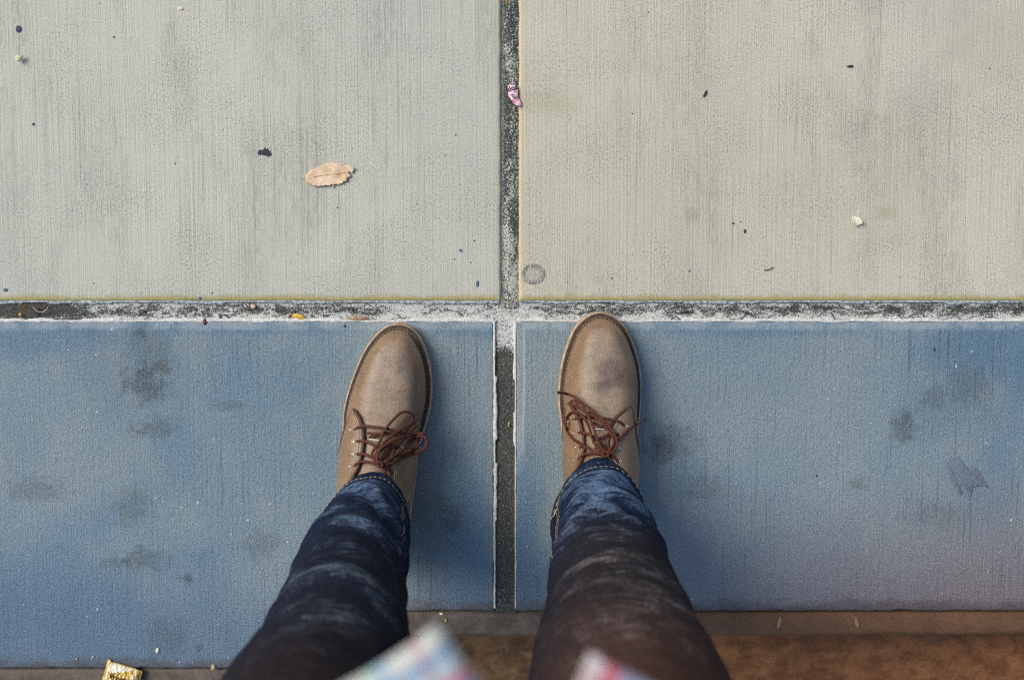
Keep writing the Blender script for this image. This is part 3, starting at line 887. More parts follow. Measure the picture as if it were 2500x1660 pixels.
    def flap(s, inner, outer, base_th, y_base, y_back):
        """eyestay: inner (lacing) edge and outer seam given in photo pixels, from the tip backwards"""
        inn = [q for q in (s.yth(*p) for p in inner) if q]; out = [q for q in (s.yth(*p) for p in outer) if q]
        inn.sort(key=lambda q: -q[0]); out.sort(key=lambda q: -q[0])
        yt = max(inn[0][0], out[0][0])
        s_in = lambda y: float(np.interp(-y, [-q[0] for q in inn], [q[1] for q in inn]))
        oy = [q[0] for q in out] + [min(y_base, out[-1][0] - .01)]; ot = [q[1] for q in out] + [base_th]
        s_out = lambda y: float(np.interp(-y, [-v for v in oy], ot))
        nr, nc = 60, 26; V = []
        for r in range(nr):
            f = r / (nr - 1); y = yt + (y_back - yt) * f ** 1.2
            a, b = s_in(y), s_out(y)
            for c in range(nc):
                t = a + (b - a) * c / (nc - 1)
                rise = .0036 * min(1, max(0.25, math.sin(math.pi * min(.5, c / (nc - 1) * 1.0 + .12)) ))
                endf = min(1, (nc - 1 - c) / 3)
                p, n = s.Sn(y, t, .0010 + rise * (0.35 + .65 * endf))
                V.append(p)
        o = new_obj('eyestay', V, grid_faces(nc, nr), s.mat, s.o)
        solid(o, 0.0022, 0)
        # dark bound edge along the lacing side and the seam
        g = Geo(); gs = Geo()
        ptsA, ptsB, stA, stB, stC = [], [], [], [], []
        for r in range(nr):
            f = r / (nr - 1); y = yt + (y_back - yt) * f ** 1.2
            a, b = s_in(y), s_out(y); sg = 1 if b > a else -1
            ptsA.append(s.Sn(y, a + sg * .02, .0044)[0])
            w = min(abs(b - a), .5)
            stA.append(s.Sn(y, a + sg * (.03 + .10 * min(1, w * 3)), .0060)[0])
            if abs(b - base_th) > .06:
                ptsB.append(s.Sn(y, b, .0036)[0]); stB.append(s.Sn(y, b - sg * .055 * min(1, w * 4), .0046)[0]); stC.append(s.Sn(y, b - sg * .12 * min(1, w * 4), .0052)[0])
        g.tube(ptsA, [.0021] * nr, 8)
        if len(ptsB) > 3: g.tube(ptsB, [.0017] * len(ptsB), 6)
        if len(stC) > 6: g.tube([p_.lerp(q_, .5) - Vector((0, 0, .0008)) for p_, q_ in zip(stB, stC)], [.0013] * len(stC), 5)
        g.obj('edge_binding', M_EDGE, s.o)
        for line, r0 in ((stA, .00045), (stB, .00045), (stC, .0004)):
            if len(line) < 4: continue
            cu = catmull(line[2:], 8)
            k = 0
            acc, run, on = 0.0, [], True
            for i in range(1, len(cu)):
                seg = np.linalg.norm(cu[i] - cu[i - 1]); acc += seg; run.append(cu[i - 1])
                if acc > (.0022 if on else .0010):
                    if on and len(run) > 1: gs.tube(run, r0, 5)
                    acc, run, on = 0.0, [], not on
        if gs.v: gs.obj('stitching', M_STITCH_P, s.o)
        return s_in
    def tongue(s, px0, px1, y0, y1):
        pass
    def point(s, px, py, lift, zmin=.058):
        loc, n, i, d = s.hit(px, py)
        if loc is None or loc.z < zmin - .02: return P(px, py, zmin + lift * .4)
        return loc - ray(px, py) * lift
    def strand(s, pts, org, sc, lift, r=.00145, n=8, zmin=.058):
        """pts in crop pixels (x, y[, extra lift])"""
        Q = [(org[0] + p[0] * sc, org[1] + p[1] * sc, lift + (p[2] if len(p) > 2 else 0)) for p in pts]
        cu = catmull(Q, n)
        out = [s.point(x, y, l, zmin) for x, y, l in cu]
        dist = [(p - CAM).length for p in out]
        for _ in range(6):
            dist = [dist[0]] + [(dist[i - 1] + 2 * dist[i] + dist[i + 1]) / 4 for i in range(1, len(dist) - 1)] + [dist[-1]]
        return [CAM + ray(c[0], c[1]) * dd for c, dd in zip(cu, dist)]

left_shoe = Shoe([(788, 971, 973), (790, 958, 986), (794, 946, 998), (801, 934, 1009), (812, 922, 1019), (828, 908, 1029), (856, 889, 1042), (896, 871, 1052), (939, 855, 1056), (979, 844, 1054),
                  (1015, 838, 1047), (1050, 837, 1037), (1100, 839, 1023), (1150, 841, 1014), (1200, 843, 1008), (1250, 845, 1004), (1300, 852, 997),
                  (1335, 864, 985), (1355, 880, 968), (1364, 898, 948), (1367, 922, 924)], M_LEATHER_L, False)
right_shoe = Shoe([(760, 1463, 1465), (762, 1449, 1479), (766, 1438, 1490), (773, 1428, 1501), (785, 1413, 1516), (806, 1397, 1532), (836, 1385, 1545), (876, 1372, 1558), (912, 1366, 1564), (946, 1362, 1566),
                   (979, 1362, 1565), (1022, 1367, 1561), (1060, 1372, 1556), (1100, 1376, 1550), (1150, 1380, 1544), (1200, 1382, 1539), (1250, 1384, 1535), (1290, 1390, 1528),
                   (1318, 1403, 1515), (1333, 1420, 1498), (1338, 1458, 1460)], M_LEATHER_R, True)
shoe_l = left_shoe.build(person, 'shoe', 'tan leather boot with its lace ends flopped over to the inner side')
shoe_r = right_shoe.build(person, 'shoe', 'tan leather boot with a dark scuff on its toe, set slightly forward')

y_back_l, y_back_r = P(930, 1195).y, P(1455, 1180).y
left_shoe.flap([(872, 1002), (884, 1022), (891, 1050), (893, 1080), (889, 1110), (880, 1145), (866, 1175)], [(871, 1002), (856, 1030), (845, 1062), (840, 1085)], math.pi, P(840, 1130).y, y_back_l)
left_shoe.flap([(1017, 1030), (1000, 1045), (975, 1072), (954, 1100), (944, 1130), (944, 1170)], [(1019, 1030), (1015, 1050), (1012, 1075)], 0.0, P(1000, 1110).y, y_back_l)
right_shoe.flap([(1397, 986), (1410, 1003), (1422, 1030), (1431, 1065), (1433, 1100), (1426, 1128), (1412, 1165)], [(1394, 988), (1388, 1010), (1384, 1035)], math.pi, P(1372, 1080).y, y_back_r)
right_shoe.flap([(1530, 995), (1515, 1006), (1499, 1022), (1487, 1045), (1479, 1080), (1481, 1110), (1488, 1135), (1498, 1165)], [(1534, 996), (1540, 1025), (1545, 1058)], 0.0, P(1545, 1150).y, y_back_r)

def tongue(sh, quad):
    """padded tongue showing between the eyestays"""
    n = 22; V = []
    (x0, y0), (x1, y1), (x2, y2), (x3, y3) = quad
    for j in range(n):
        v = j / (n - 1)
        for i in range(n):
            u = i / (n - 1)
            px = (x0 + (x1 - x0) * u) * (1 - v) + (x3 + (x2 - x3) * u) * v; py = (y0 + (y1 - y0) * u) * (1 - v) + (y3 + (y2 - y3) * u) * v
            loc, nn, _, _ = sh.hit(px, py)
            if loc is None: loc = P(px, py, .09)
            V.append(loc - ray(px, py) * (.0008 + .0018 * math.sin(math.pi * u) * min(1, v * 4)))
    return new_obj('tongue', V, grid_faces(n, n), sh.mat, sh.o)
M_TONGUE = simple('brown_tongue_leather', (0.185, 0.125, 0.080), .65, .3, .35, 260, 0, .0006)
tongue(left_shoe, [(890, 1040), (968, 1058), (948, 1172), (872, 1172)])
tongue(right_shoe, [(1425, 1022), (1498, 1020), (1490, 1160), (1422, 1160)])

def eyelets(sh, pts):
    for (px, py) in pts:
        loc, n, _, _ = sh.hit(px, py)
        if loc is None: continue
        if n.z < 0: n = -n
        g = Geo(); g.torus(loc + n * .0054, n, .0015, .0007)
        g.obj('eyelet', M_METAL, sh.o)
for sh, a_, b_ in ((left_shoe, (903, 1072), (928, 1075)), (right_shoe, (1454, 1047), (1476, 1048))):
    g = Geo(); g.tube([sh.point(a_[0] + (b_[0] - a_[0]) * i / 6, a_[1] + (b_[1] - a_[1]) * i / 6, .0036) for i in range(7)], .0009, 6)
    g.obj('label_tab', simple('white_tab', (.72, .70, .68), .5), sh.o)
eyelets(left_shoe, [(865, 1052), (870, 1080), (870, 1111), (862, 1141), (976, 1093), (957, 1155), (990, 1066)])
eyelets(right_shoe, [(1396, 1029), (1408, 1058), (1413, 1093), (1410, 1124), (1524, 1042), (1511, 1064), (1507, 1097), (1508, 1128)])

OL, SL = (800, 960), 300 / 2138
OR_, SR = (1320, 920), 300 / 1960
LL = [  # left boot: cross lacing first, bows on top
    (.0058, [(465, 640, -.002), (540, 585), (650, 568), (800, 585), (1000, 610), (1130, 640), (1230, 668), (1330, 705), (1375, 750, -.002)]),
    (.0045, [(700, 690, -.001), (800, 705), (950, 700), (1100, 690), (1250, 650)]),
    (.0050, [(725, 765, -.001), (850, 720), (1000, 690), (1150, 680), (1280, 640)]),
    (.0055, [(505, 835, -.002), (600, 825), (700, 850), (780, 890), (870, 960), (940, 1010)]),
    (.0055, [(500, 1060, -.002), (600, 1052), (680, 1078), (770, 1120), (860, 1180)]),
    (.0060, [(445, 1278, -.003), (520, 1215), (600, 1188), (700, 1193), (800, 1222), (910, 1265)]),
    (.0055, [(1245, 945, -.003), (1150, 930), (1060, 905), (960, 950), (880, 1020)]),
    (.0060, [(1110, 1385, -.003), (1060, 1330), (990, 1290), (910, 1255)]),
    (.0050, [(950, 1140), (1000, 1060), (1060, 960), (1130, 870)]),
    (.0100, [(900, 1235, -.002), (830, 1180), (775, 1090), (790, 1000), (870, 900), (930, 780), (965, 690), (1050, 560), (1150, 450), (1230, 370), (1320, 322), (1420, 332), (1480, 400), (1468, 480), (1400, 560), (1290, 625), (1180, 690), (1080, 770), (980, 850), (900, 950), (840, 1050), (835, 1130), (900, 1225, -.002)]),
    (.0120, [(905, 1235, -.003), (862, 1150), (880, 1040), (930, 960), (1020, 885), (1130, 825), (1260, 780), (1400, 742), (1550, 712), (1660, 692)]),
    (.0115, [(910, 1240, -.003), (1000, 1195), (1120, 1115), (1250, 1025), (1380, 915), (1480, 820), (1570, 755), (1660, 742), (1722, 800), (1718, 900), (1650, 985), (1540, 1040), (1400, 1085), (1250, 1155), (1100, 1215), (915, 1250, -.003)]),
    (.0090, [(920, 1255, -.001), (1050, 1160), (1200, 1090), (1380, 1050), (1490, 1000), (1560, 925), (1600, 880)]),
    (.0125, [(860, 1225), (890, 1200), (930, 1205), (950, 1245), (920, 1280), (880, 1265), (865, 1225)]),
    (.0105, [(900, 1290), (930, 1230), (1020, 1180), (1040, 1160)]),
]
LR = [
    (.0050, [(495, 705, -.002), (560, 665), (650, 650), (750, 640), (870, 650)]),
    (.0055, [(1328, 795, -.003), (1290, 740), (1200, 695), (1100, 672), (980, 660), (870, 620), (760, 570)]),
    (.0045, [(720, 580), (800, 600), (900, 640), (960, 700)]),
    (.0040, [(840, 730), (900, 760), (960, 790), (1000, 780)]),
    (.0055, [(578, 888, -.003), (660, 890), (750, 912), (850, 960)]),
    (.0050, [(830, 1005), (950, 978), (1080, 918), (1160, 900), (1245, 925, -.002)]),
    (.0055, [(605, 1125, -.003), (680, 1112), (760, 1140), (860, 1190)]),
    (.0058, [(588, 1330, -.003), (650, 1268), (720, 1228), (850, 1220), (1010, 1240)]),
    (.0058, [(1232, 1355, -.003), (1180, 1290), (1110, 1255), (1030, 1235)]),
    (.0050, [(870, 1150), (940, 1050), (1000, 1100), (1060, 1160)]),
    (.0090, [(1080, 1215), (1150, 1150), (1220, 1035), (1290, 950), (1380, 865), (1470, 790), (1560, 730)]),
    (.0110, [(1030, 1225, -.002), (930, 1150), (850, 1050), (805, 920), (770, 800), (710, 680), (640, 595), (560, 560), (480, 572), (418, 640), (395, 740), (425, 860), (500, 970), (600, 1050), (720, 1120), (850, 1190), (960, 1222), (1035, 1228, -.002)]),
    (.0120, [(1035, 1232, -.003), (1150, 1190), (1212, 1085), (1195, 960), (1125, 830), (1030, 720), (930, 625), (800, 515), (680, 430), (570, 385), (500, 385), (478, 420), (560, 470), (660, 520), (780, 600), (900, 650), (1000, 745), (1090, 860), (1150, 960), (1165, 1060), (1110, 1150), (1035, 1225, -.003)]),
    (.0135, [(345, 250), (450, 280), (560, 335), (640, 420), (710, 525), (770, 640), (830, 780), (870, 900), (910, 1020), (960, 1120), (1035, 1205, -.003)]),
    (.0130, [(985, 1215), (1020, 1190), (1065, 1205), (1075, 1245), (1035, 1270), (995, 1250), (985, 1215)]),
]
for sh, data, o, sc in ((left_shoe, LL, OL, SL), (right_shoe, LR, OR_, SR)):
    g = Geo()
    for lift, pts in data:
        g.tube(sh.strand(pts, o, sc, lift + (.0030 if lift < .0088 else .0022)), .00165, 8)
    g.obj('shoelace', M_LACE, sh.o)
def aglet(sh, pts, o, sc, lift):
    g = Geo(); g.tube(sh.strand(pts, o, sc, lift + .0022, n=4), .00175, 8); g.obj('aglet', M_AGLET, sh.o)
aglet(left_shoe, [(1650, 694), (1690, 688), (1722, 686)], OL, SL, .012)
aglet(left_shoe, [(1590, 892), (1620, 855), (1645, 828)], OL, SL, .009)
aglet(right_shoe, [(262, 250), (305, 249), (350, 251)], OR_, SR, .0135)
aglet(right_shoe, [(1555, 733), (1620, 698), (1690, 665)], OR_, SR, .009)

# ---- jeans
AX_Y = -0.29
SIL_L = [(1175, 838, 968), (1203, 818, 982), (1247, 790, 990), (1289, 760, 996), (1340, 736, 995), (1396, 707, 990), (1447, 686, 990), (1509, 662, 992), (1544, 638, 992), (1582, 603, 996), (1620, 555, 1000), (1660, 505, 1004)]
SIL_R = [(1150, 1400, 1507), (1186, 1376, 1534), (1225, 1360, 1568), (1268, 1349, 1592), (1336, 1354, 1618), (1386, 1344, 1640), (1443, 1339, 1664), (1500, 1334, 1690), (1550, 1318, 1720), (1600, 1302, 1758), (1660, 1285, 1800)]
# folds: height, depth, width, tilt across the leg, centre angle, angular reach
FOLDS = {'L': [(.165, .0030, .012, .060, .35, .9), (.215, 0.0075, .013, .090, .75, .7), (.232, .0030, .012, -.05, -.5, .7), (.310, 0.0063, .014, .02, .15, .7), (.365, .0025, .014, .06, -.4, .7), (.475, .0045, .020, .00, -.05, 1.2), (.56, .004, .03, .05, .3, 1.0)],
         'R': [(.172, .0040, .010, -.09, -.2, .9), (.212, 0.0057, .012, .00, .2, .8), (.236, .0030, .010, .05, .5, .8), (.275, 0.0067, .015, -.06, -.45, .8), (.300, .0030, .011, .04, .35, .6), (.365, .0028, .014, .0, .1, .9), (.455, .0040, .019, .00, -.1, 1.2), (.55, .004, .03, -.05, -.2, 1.0)]}
# worn, faded places plus fold highlights painted in: height, centre angle, height spread, angular spread, tilt, strength
WEAR_LIGHT = {'L': [(.105, .0, .030, 1.3, 0, .42), (.150, .0, .022, .9, .02, .42), (.205, .35, .018, .45, .05, .35), (.240, -.35, .02, .4, .0, .25), (.308, .12, .013, .42, .01, .95), (.300, .65, .02, .25, .03, .4), (.400, .10, .02, .35, .02, .22), (.470, -.05, .015, .75, .0, .62), (.452, -.75, .02, .3, .0, .40), (.500, .55, .02, .35, .05, .4), (.545, -.3, .016, .5, .03, .3), (.60, .1, .02, .6, -.03, .3)],
        'R': [(.115, -.1, .030, 1.2, 0, .50), (.158, .0, .018, .8, -.04, .75), (.205, .15, .016, .75, .02, .85), (.262, -.55, .022, .45, -.03, .85), (.270, -.1, .012, .35, 0, .6), (.292, .25, .011, .35, .01, .6), (.345, -.25, .010, .3, 0, .4), (.360, .2, .010, .3, 0, .35), (.385, .0, .010, .4, 0, .3), (.452, -.35, .014, .45, .0, .60), (.440, .25, .010, .55, .0, .40), (.475, .45, .013, .30, .02, .42), (.490, -.05, .012, .30, .02, .3), (.530, -.2, .016, .6, .03, .35), (.575, .25, .018, .5, -.03, .35), (.62, -.1, .02, .6, 0, .3)]}
def axis_y(z): return AX_Y + .005 - .11 * (z - .10)
def front_z(z_old):
    """height at which the front of the leg shows at a given place down the photograph"""
    t = math.tan(math.atan(.232 / (CAM_H - z_old)))
    lo, hi = .05, .80
    for _ in range(40):
        m_ = (lo + hi) / 2
        if -(axis_y(m_) + .055) / (CAM_H - m_) < t: lo = m_
        else: hi = m_
    return lo
for tab in (FOLDS, WEAR_LIGHT):
    for key in tab: tab[key] = [(front_z(q[0]) if q[0] > .13 else q[0],) + q[1:] for q in tab[key]]
class Leg:
    """a trouser leg whose outline is fitted to the silhouette seen in the photograph"""
    def __init__(s, sil, key):
        s.sil, s.key = sil, key; s.seed = 3.0 if key == 'L' else 19.0
        py, l, r = ([q[i] for q in sil] for i in range(3))
        zs = np.linspace(.085, .56, 60); s.zs = zs; s.xl, s.xr = [], []
        ph = np.linspace(-math.pi, math.pi, 73)
        for z in zs:
            pyz = min(max(to_px((0, axis_y(z), z))[1], 1268.0), py[-1])
            xl, xr = P(float(interp(py, l, pyz)), pyz, z).x, P(float(interp(py, r, pyz)), pyz, z).x
            for _ in range(10):
                a, cx = (xr - xl) / 2, (xl + xr) / 2
                dl, dr = 1e9, 1e9
                for p in ph:
                    q = (cx + a * math.sin(p), axis_y(z) + a * 1.06 * math.cos(p), z)
                    X, Y = to_px(q)
                    if Y < 1225: continue
                    sc = FPX / (CAM_H - z)
                    dl = min(dl, (X - float(interp(py, l, Y))) / sc); dr = min(dr, (float(interp(py, r, Y)) - X) / sc)
                if dl < 1e8: xl -= dl * .6
                if dr < 1e8: xr += dr * .6
            s.xl.append(xl); s.xr.append(xr)
        k = np.ones(5) / 5
        for nm in ('xl', 'xr'):
            v = np.array(getattr(s, nm)); v2 = np.convolve(np.pad(v, 2, 'edge'), k, 'valid'); setattr(s, nm, v2)
    def dims(s, z):
        if z <= .54:
            return float(np.interp(z, s.zs, s.xl)), float(np.interp(z, s.zs, s.xr))
        l0, r0 = s.dims(.54)
        t = (z - .54) / .30
        if s.key == 'L': return l0 + (-.205 - l0) * t, r0 + (-.022 - r0) * t
        return l0 + (-.018 - l0) * t, r0 + (.165 - r0) * t
    def pt(s, z, phi, off=0.0):
        """phi = 0 faces the toes, positive towards +x"""
        fr, sn = math.cos(phi), math.sin(phi)
        hem = math.exp(-max(0, z - .085) / .05)
        zz = z + hem * (.026 * fr - .006 + (.004 * sn if s.key == 'L' else -.004 * sn))
        xl, xr = s.dims(max(.085, z))
        a = (xr - xl) / 2; cx = (xl + xr) / 2
        point = hem * .35 * max(0, fr)                      # the mouth of the leg is drawn out over the instep
        b = a * 1.06 + (.006 if s.key == 'L' else .014) * hem
        a *= 1 - point * .62
        cx += (.010 if s.key == 'L' else -.004) * hem * max(0, fr)
        cy = axis_y(z) + .002 * hem
        r = 0.0
        dphi = lambda p: (phi - p + math.pi) % (2 * math.pi) - math.pi
        for (z0, amp, w, k, ph, wd) in FOLDS[s.key]:
            q_ = dphi(ph)
            zc = z0 + k * q_ * .6 + .006 * N3(phi * 2, z0 * 50, s.seed)
            e = math.exp(-((zz - zc) / w) ** 2); e2 = math.exp(-((zz - zc - w * 1.8) / (w * .9)) ** 2)
            r += amp * (e - .8 * e2) * math.exp(-(q_ / wd) ** 2)
        wear_light = .17
        for (z0, ph, w, wd, k, st) in WEAR_LIGHT[s.key]:
            q_ = dphi(ph); zc = z0 + k * q_ + .008 * N3(phi * 3, z0 * 40, s.seed + 5)
            wear_light += st * math.exp(-((zz - zc) / w) ** 2) * math.exp(-(q_ / wd) ** 2)
        wear_light = min(1.0, wear_light)
        x = cx + (a + r) * sn; y = cy + (b + r) * fr
        q = Vector((x, y, zz))
        nz = .0026 * N3(x * 26, y * 26, zz * 34 + s.seed + 9) + .0016 * N3(x * 38, y * 38, zz * 46 + s.seed) + .0007 * N3(x * 120, y * 120, zz * 120)
        d = Vector((sn, fr, 0)); q += d * (nz + off)
        return q, wear_light
    def geom(s):
        nphi, zs = 120, list(np.linspace(.085, .62, 210)) + list(np.linspace(.63, .84, 20))
        V, U, Wr = [], [], []
        for z in zs:
            for k in range(nphi):
                phi = 2 * math.pi * k / nphi - math.pi
                q, w = s.pt(z, phi); V.append(q); Wr.append(w); U.append((phi * .058, z))
        return V, grid_faces(nphi, len(zs), True), U, Wr
legL, legR = Leg(SIL_L, 'L'), Leg(SIL_R, 'R')
V, F, U, Wr = [], [], [], []
for lg in (legL, legR):
    v, f, u, w = lg.geom(); b = len(V)
    V += v; U += u; Wr += w; F += [tuple(i + b for i in q) for q in f]
nphi = 80; b = len(V); zs = np.linspace(.74, 1.0, 26)
for z in zs:
    for k in range(nphi):
        a = 2 * math.pi * k / nphi; t = (z - .74) / .26
        V.append((-.02 + (.188 - .02 * t) * math.sin(a), -.365 + .02 * t + (.098 + .012 * math.sin(t * 3)) * math.cos(a), z)); U.append((a * .16, z)); Wr.append(.15)
F += [tuple(i + b for i in q) for q in grid_faces(nphi, len(zs), True)]
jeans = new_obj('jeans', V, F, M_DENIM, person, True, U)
setattr_float(jeans, 'wear_light', Wr)
solid(jeans, .0012, -1)
for lg in (legL, legR):
    # turned-up hem: a doubled band round the mouth of the leg
    nphi = 120; V, U, Wr = [], [], []
    prof = [(.0835, -.0008), (.0832, .0010), (.0838, .0024), (.0875, .0028), (.0960, .0027), (.1045, .0024), (.1065, .0004)]
    for (z, o_) in prof:
        for k in range(nphi):
            phi = 2 * math.pi * k / nphi - math.pi; q, w = lg.pt(z, phi, o_); V.append(q); U.append((phi * .058, z + .3)); Wr.append(.35 if o_ > .002 else .1)
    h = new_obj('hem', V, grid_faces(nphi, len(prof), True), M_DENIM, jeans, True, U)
    setattr_float(h, 'wear_light', Wr)
    g = Geo(); ph = [2 * math.pi * k / 150 - math.pi for k in range(151)]
    run = []
    for i, a in enumerate(ph):
        run.append(lg.pt(.1010, a, .0028)[0])
        if len(run) == 3: g.tube(run, .00030, 5); run = []
    # side seam with its double row of thread
    for phi, o_, zz in ((( 1.05 if lg.key == 'L' else -1.15), .0012, .26), ((1.12 if lg.key == 'L' else -1.22), .0012, .24)):
        run = []
        for i, z in enumerate(np.linspace(.09, zz, 120)):
            run.append(lg.pt(z, phi, o_)[0])
            if len(run) == 3:
                g.tube(run, .00030, 5); run = []
    if lg.key == 'R':   # bar tack low on the inner seam
        for (dz, p0) in ((.118, -1.35), (.121, -1.30), (.112, -1.2)):
            g.tube([lg.pt(dz, p0, .0022)[0], lg.pt(dz + .004, p0 + .05, .0026)[0], lg.pt(dz + .003, p0 + .16, .0022)[0]], .00045, 5)
    g.obj('hem_stitching', M_GOLD_THREAD, jeans)

# ---- plaid shirt, worn open at the bottom
def plaid(name, main):
    m = Mat(name, 0.85, 0.2)
    u, v, _ = m.sep(m.uv())
    a, b = (u, v) if main == 'u' else (v, u)
    W_, B_, Pa, Pk, Lv = (0.70, 0.75, 0.75), (0.13, 0.31, 0.64), (0.46, 0.60, 0.73), (0.66, 0.15, 0.25), (0.27, 0.40, 0.68)
    if main == 'u': st = [(0.0, (.62, .58, .66)), (.17, Pk), (.30, (.38, .40, .66)), (.62, Pa), (.78, B_), (.86, W_)]
    else: st = [(0.0, W_), (.22, B_), (.29, Pa), (.50, Pk), (.58, Lv), (.80, W_)]
    ca = m.ramp(m.math('FRACT', m.math('DIVIDE', a, 0.050)), st, True)
    cb = m.ramp(m.math('FRACT', m.math('ADD', m.math('DIVIDE', b, 0.050), .25)), [(0.0, (1, 1, 1)), (.50, (.96, .66, .70)), (.58, (1, 1, 1)), (.80, (.60, .78, 1)), (.92, (.60, .90, .78)), (.97, (1, 1, 1))], True)
    col = m.mix(1.0, ca, cb, 'MULTIPLY')
    n = m.noise(700, 2, .6)
    m.color(m.mix(m.map(n, .35, .65, 0, .12), col, (.8, .8, .8)))
    m.bump(n, .0005, .5)
    return m.m
M_PLAID, M_PLAID_U = plaid('plaid_cotton', 'v'), plaid('plaid_cotton_front', 'u')
C_L, C_R = P(1068, 1512, .842), P(1440, 1594, .862)
def shirt_panel(side):
    """half of the shirt: from the button edge round to the middle of the back"""
    na, nz = 80, 70
    V, U = [], []
    c = C_L if side < 0 else C_R
    x_meet, z_meet = (-.0105, .892) if side < 0 else (.0200, .892)
    for j in range(nz):
        v = j / (nz - 1)
        for i in range(na):
            u = i / (na - 1)
            ph0 = 0.0; phi = u * math.pi                    # 0 front .. pi back
            a_, b_ = .200, .152
            # hem: a pointed front corner that climbs to the hip, then drops at the back
            arc = u * .62
            zh = c.z + .052 * (1 - math.exp(-arc / .047)) + .03 * math.sin(phi) - .07 * max(0, -math.cos(phi))
            z = zh + (1.40 - zh) * v ** 1.25
            # button edge drifts to the middle as it rises
            k = (c.x - x_meet) / (z_meet - c.z)
            xe = c.x - k * (z - c.z)
            xe = min(xe, -.0015 - .003) if side < 0 else max(xe, .0015 - .001)
            sh = max(0, (z - 1.22) / .18); a2 = a_ * (1 - .35 * sh * sh); b2 = b_ * (1 - .45 * sh * sh)
            x = side * a2 * math.sin(phi)
            y = -.285 + b2 * math.cos(phi) - .065 * max(0, -math.cos(phi)) * min(1, max(0, (1.25 - z) / .25))
            x = xe * (1 - math.sin(phi / 2)) ** 2 + x if u < .5 else x - .02 * (1 if False else 1) * 0
            if u < .5: x = xe + side * a2 * math.sin(phi) * (1.0 if True else 0) - xe * math.sin(phi) 
            fr = math.exp(-arc / .08) * math.exp(-(z - c.z) / .06)
            y += (c.y - (-.133)) * fr
            y += .004 * N3(x * 30, z * 12, side * 4) * min(1, u * 8)
            V.append((x, y + (.0012 if side > 0 and z > .9 else 0), z)); U.append((arc + .0005, (z - zh) * .68 + .0005))
    return V, grid_faces(na, nz), U
shirt = None
for side in (-1, 1):
    v, f, u = shirt_panel(side)
    if shirt is None:
        shirt = new_obj('shirt', v, f, M_PLAID, person, True, u); solid(shirt, .0010, -1)
    else:
        o = new_obj('shirt_front', v, f, M_PLAID_U, shirt, True, u); solid(o, .0010, -1)
for s in (-1, 1):
    A = [(-.02 + s * .15, -.29, 1.39), (-.02 + s * .20, -.285, 1.34), (-.02 + s * .262, -.175, 1.195), (-.02 + s * .20, -.118, 1.225), (-.02 + s * .135, -.068, 1.255)]
    g = Geo(); cu = catmull(A, 10); g.tube(cu, [.068 - .030 * i / (len(cu) - 1) for i in range(len(cu))], 20, False)
    uv = [(v_[0], v_[2]) for v_ in g.v]
    new_obj('sleeve', g.v, g.f, M_PLAID, shirt, True, uv)

# ================================================================== LITTLE THINGS ON THE GROUND
def flat_shape(name, poly_px, mat, z=0.001, th=.0006, curl=None, parent=None, sub=7, seed=0.0, smooth=True):
    """thin solid from an outline surveyed on the ground; curl(x,y,u)->height"""
    pts = [P(a, b, 0.0) for a, b in poly_px]
    bm = bmesh.new()
    vs = [bm.verts.new((p.x, p.y, 0)) for p in pts]
    bm.faces.new(vs)
    bmesh.ops.triangulate(bm, faces=bm.faces[:])
    for _ in range(sub):
        ed = [e for e in bm.edges if e.calc_length() > .0022]
        if not ed or len(bm.verts) > 2500: break
        bmesh.ops.subdivide_edges(bm, edges=ed, cuts=1)
        bmesh.ops.triangulate(bm, faces=[f for f in bm.faces if len(f.verts) > 3])
    c = sum((p for p in pts), Vector()) / len(pts)
    for v in bm.verts:
        h = curl(v.co.x - c.x, v.co.y - c.y) if curl else 0.0
        v.co.z = z + h
    bmesh.ops.recalc_face_normals(bm, faces=bm.faces)
    if sum(f.normal.z for f in bm.faces) < 0: bmesh.ops.reverse_faces(bm, faces=bm.faces)
    me = bpy.data.meshes.new(name); bm.to_mesh(me); bm.free()
    if smooth: me.polygons.foreach_set('use_smooth', [True] * len(me.polygons))
    me.materials.append(mat)
    o = bpy.data.objects.new(name, me); COL.objects.link(o)
    if parent: o.parent = parent
    solid(o, th, 1.0)
    return o
def crop_pts(pts, org, sc): return [(org[0] + x * sc, org[1] + y * sc) for x, y in pts]

# dry leaf
def leaf_mat():
    m = Mat('dry_leaf', .7, .3)
    n = m.noise(120, 4, .6); n2 = m.noise(500, 2, .6)
    c = m.mix(m.map(n, .35, .65), (0.62, 0.455, 0.285), (0.74, 0.59, 0.43))
    c = m.mix(m.math('MULTIPLY', m.map(m.noise(60, 3, .6, off=(3, 1, 0)), .55, .7), .5), c, (0.46, 0.26, 0.09))
    c = m.mix(m.map(n2, .70, .76), c, (0.16, 0.08, 0.03))
    m.color(c); m.bump(n2, .0008, .5)
    return m.m
M_LEAF = leaf_mat()
LS = 160 / 2362
leaf_px = crop_pts([(385, 830), (420, 720), (500, 620), (600, 530), (740, 470), (880, 405), (1000, 350), (1130, 285), (1250, 268), (1400, 262), (1490, 285), (1640, 300), (1780, 310), (1730, 345), (1850, 350), (1910, 340),
                    (2020, 385), (2180, 450), (2140, 520), (2110, 590), (2090, 640), (2040, 640), (2000, 600), (1930, 600), (1940, 650), (2040, 720), (2000, 770), (1930, 810), (1870, 780), (1900, 850), (1890, 935), (1810, 945), (1740, 960), (1755, 1010),
                    (1680, 1020), (1610, 1020), (1620, 1075), (1550, 1045), (1490, 1040), (1420, 1070), (1340, 1050), (1300, 1075), (1200, 1090), (1110, 1075), (1090, 1105), (940, 1095), (920, 1120), (800, 1100), (650, 1105), (630, 1080), (640, 1020), (700, 970), (610, 1060), (560, 1040), (450, 1000), (400, 920)], (720, 380), LS)
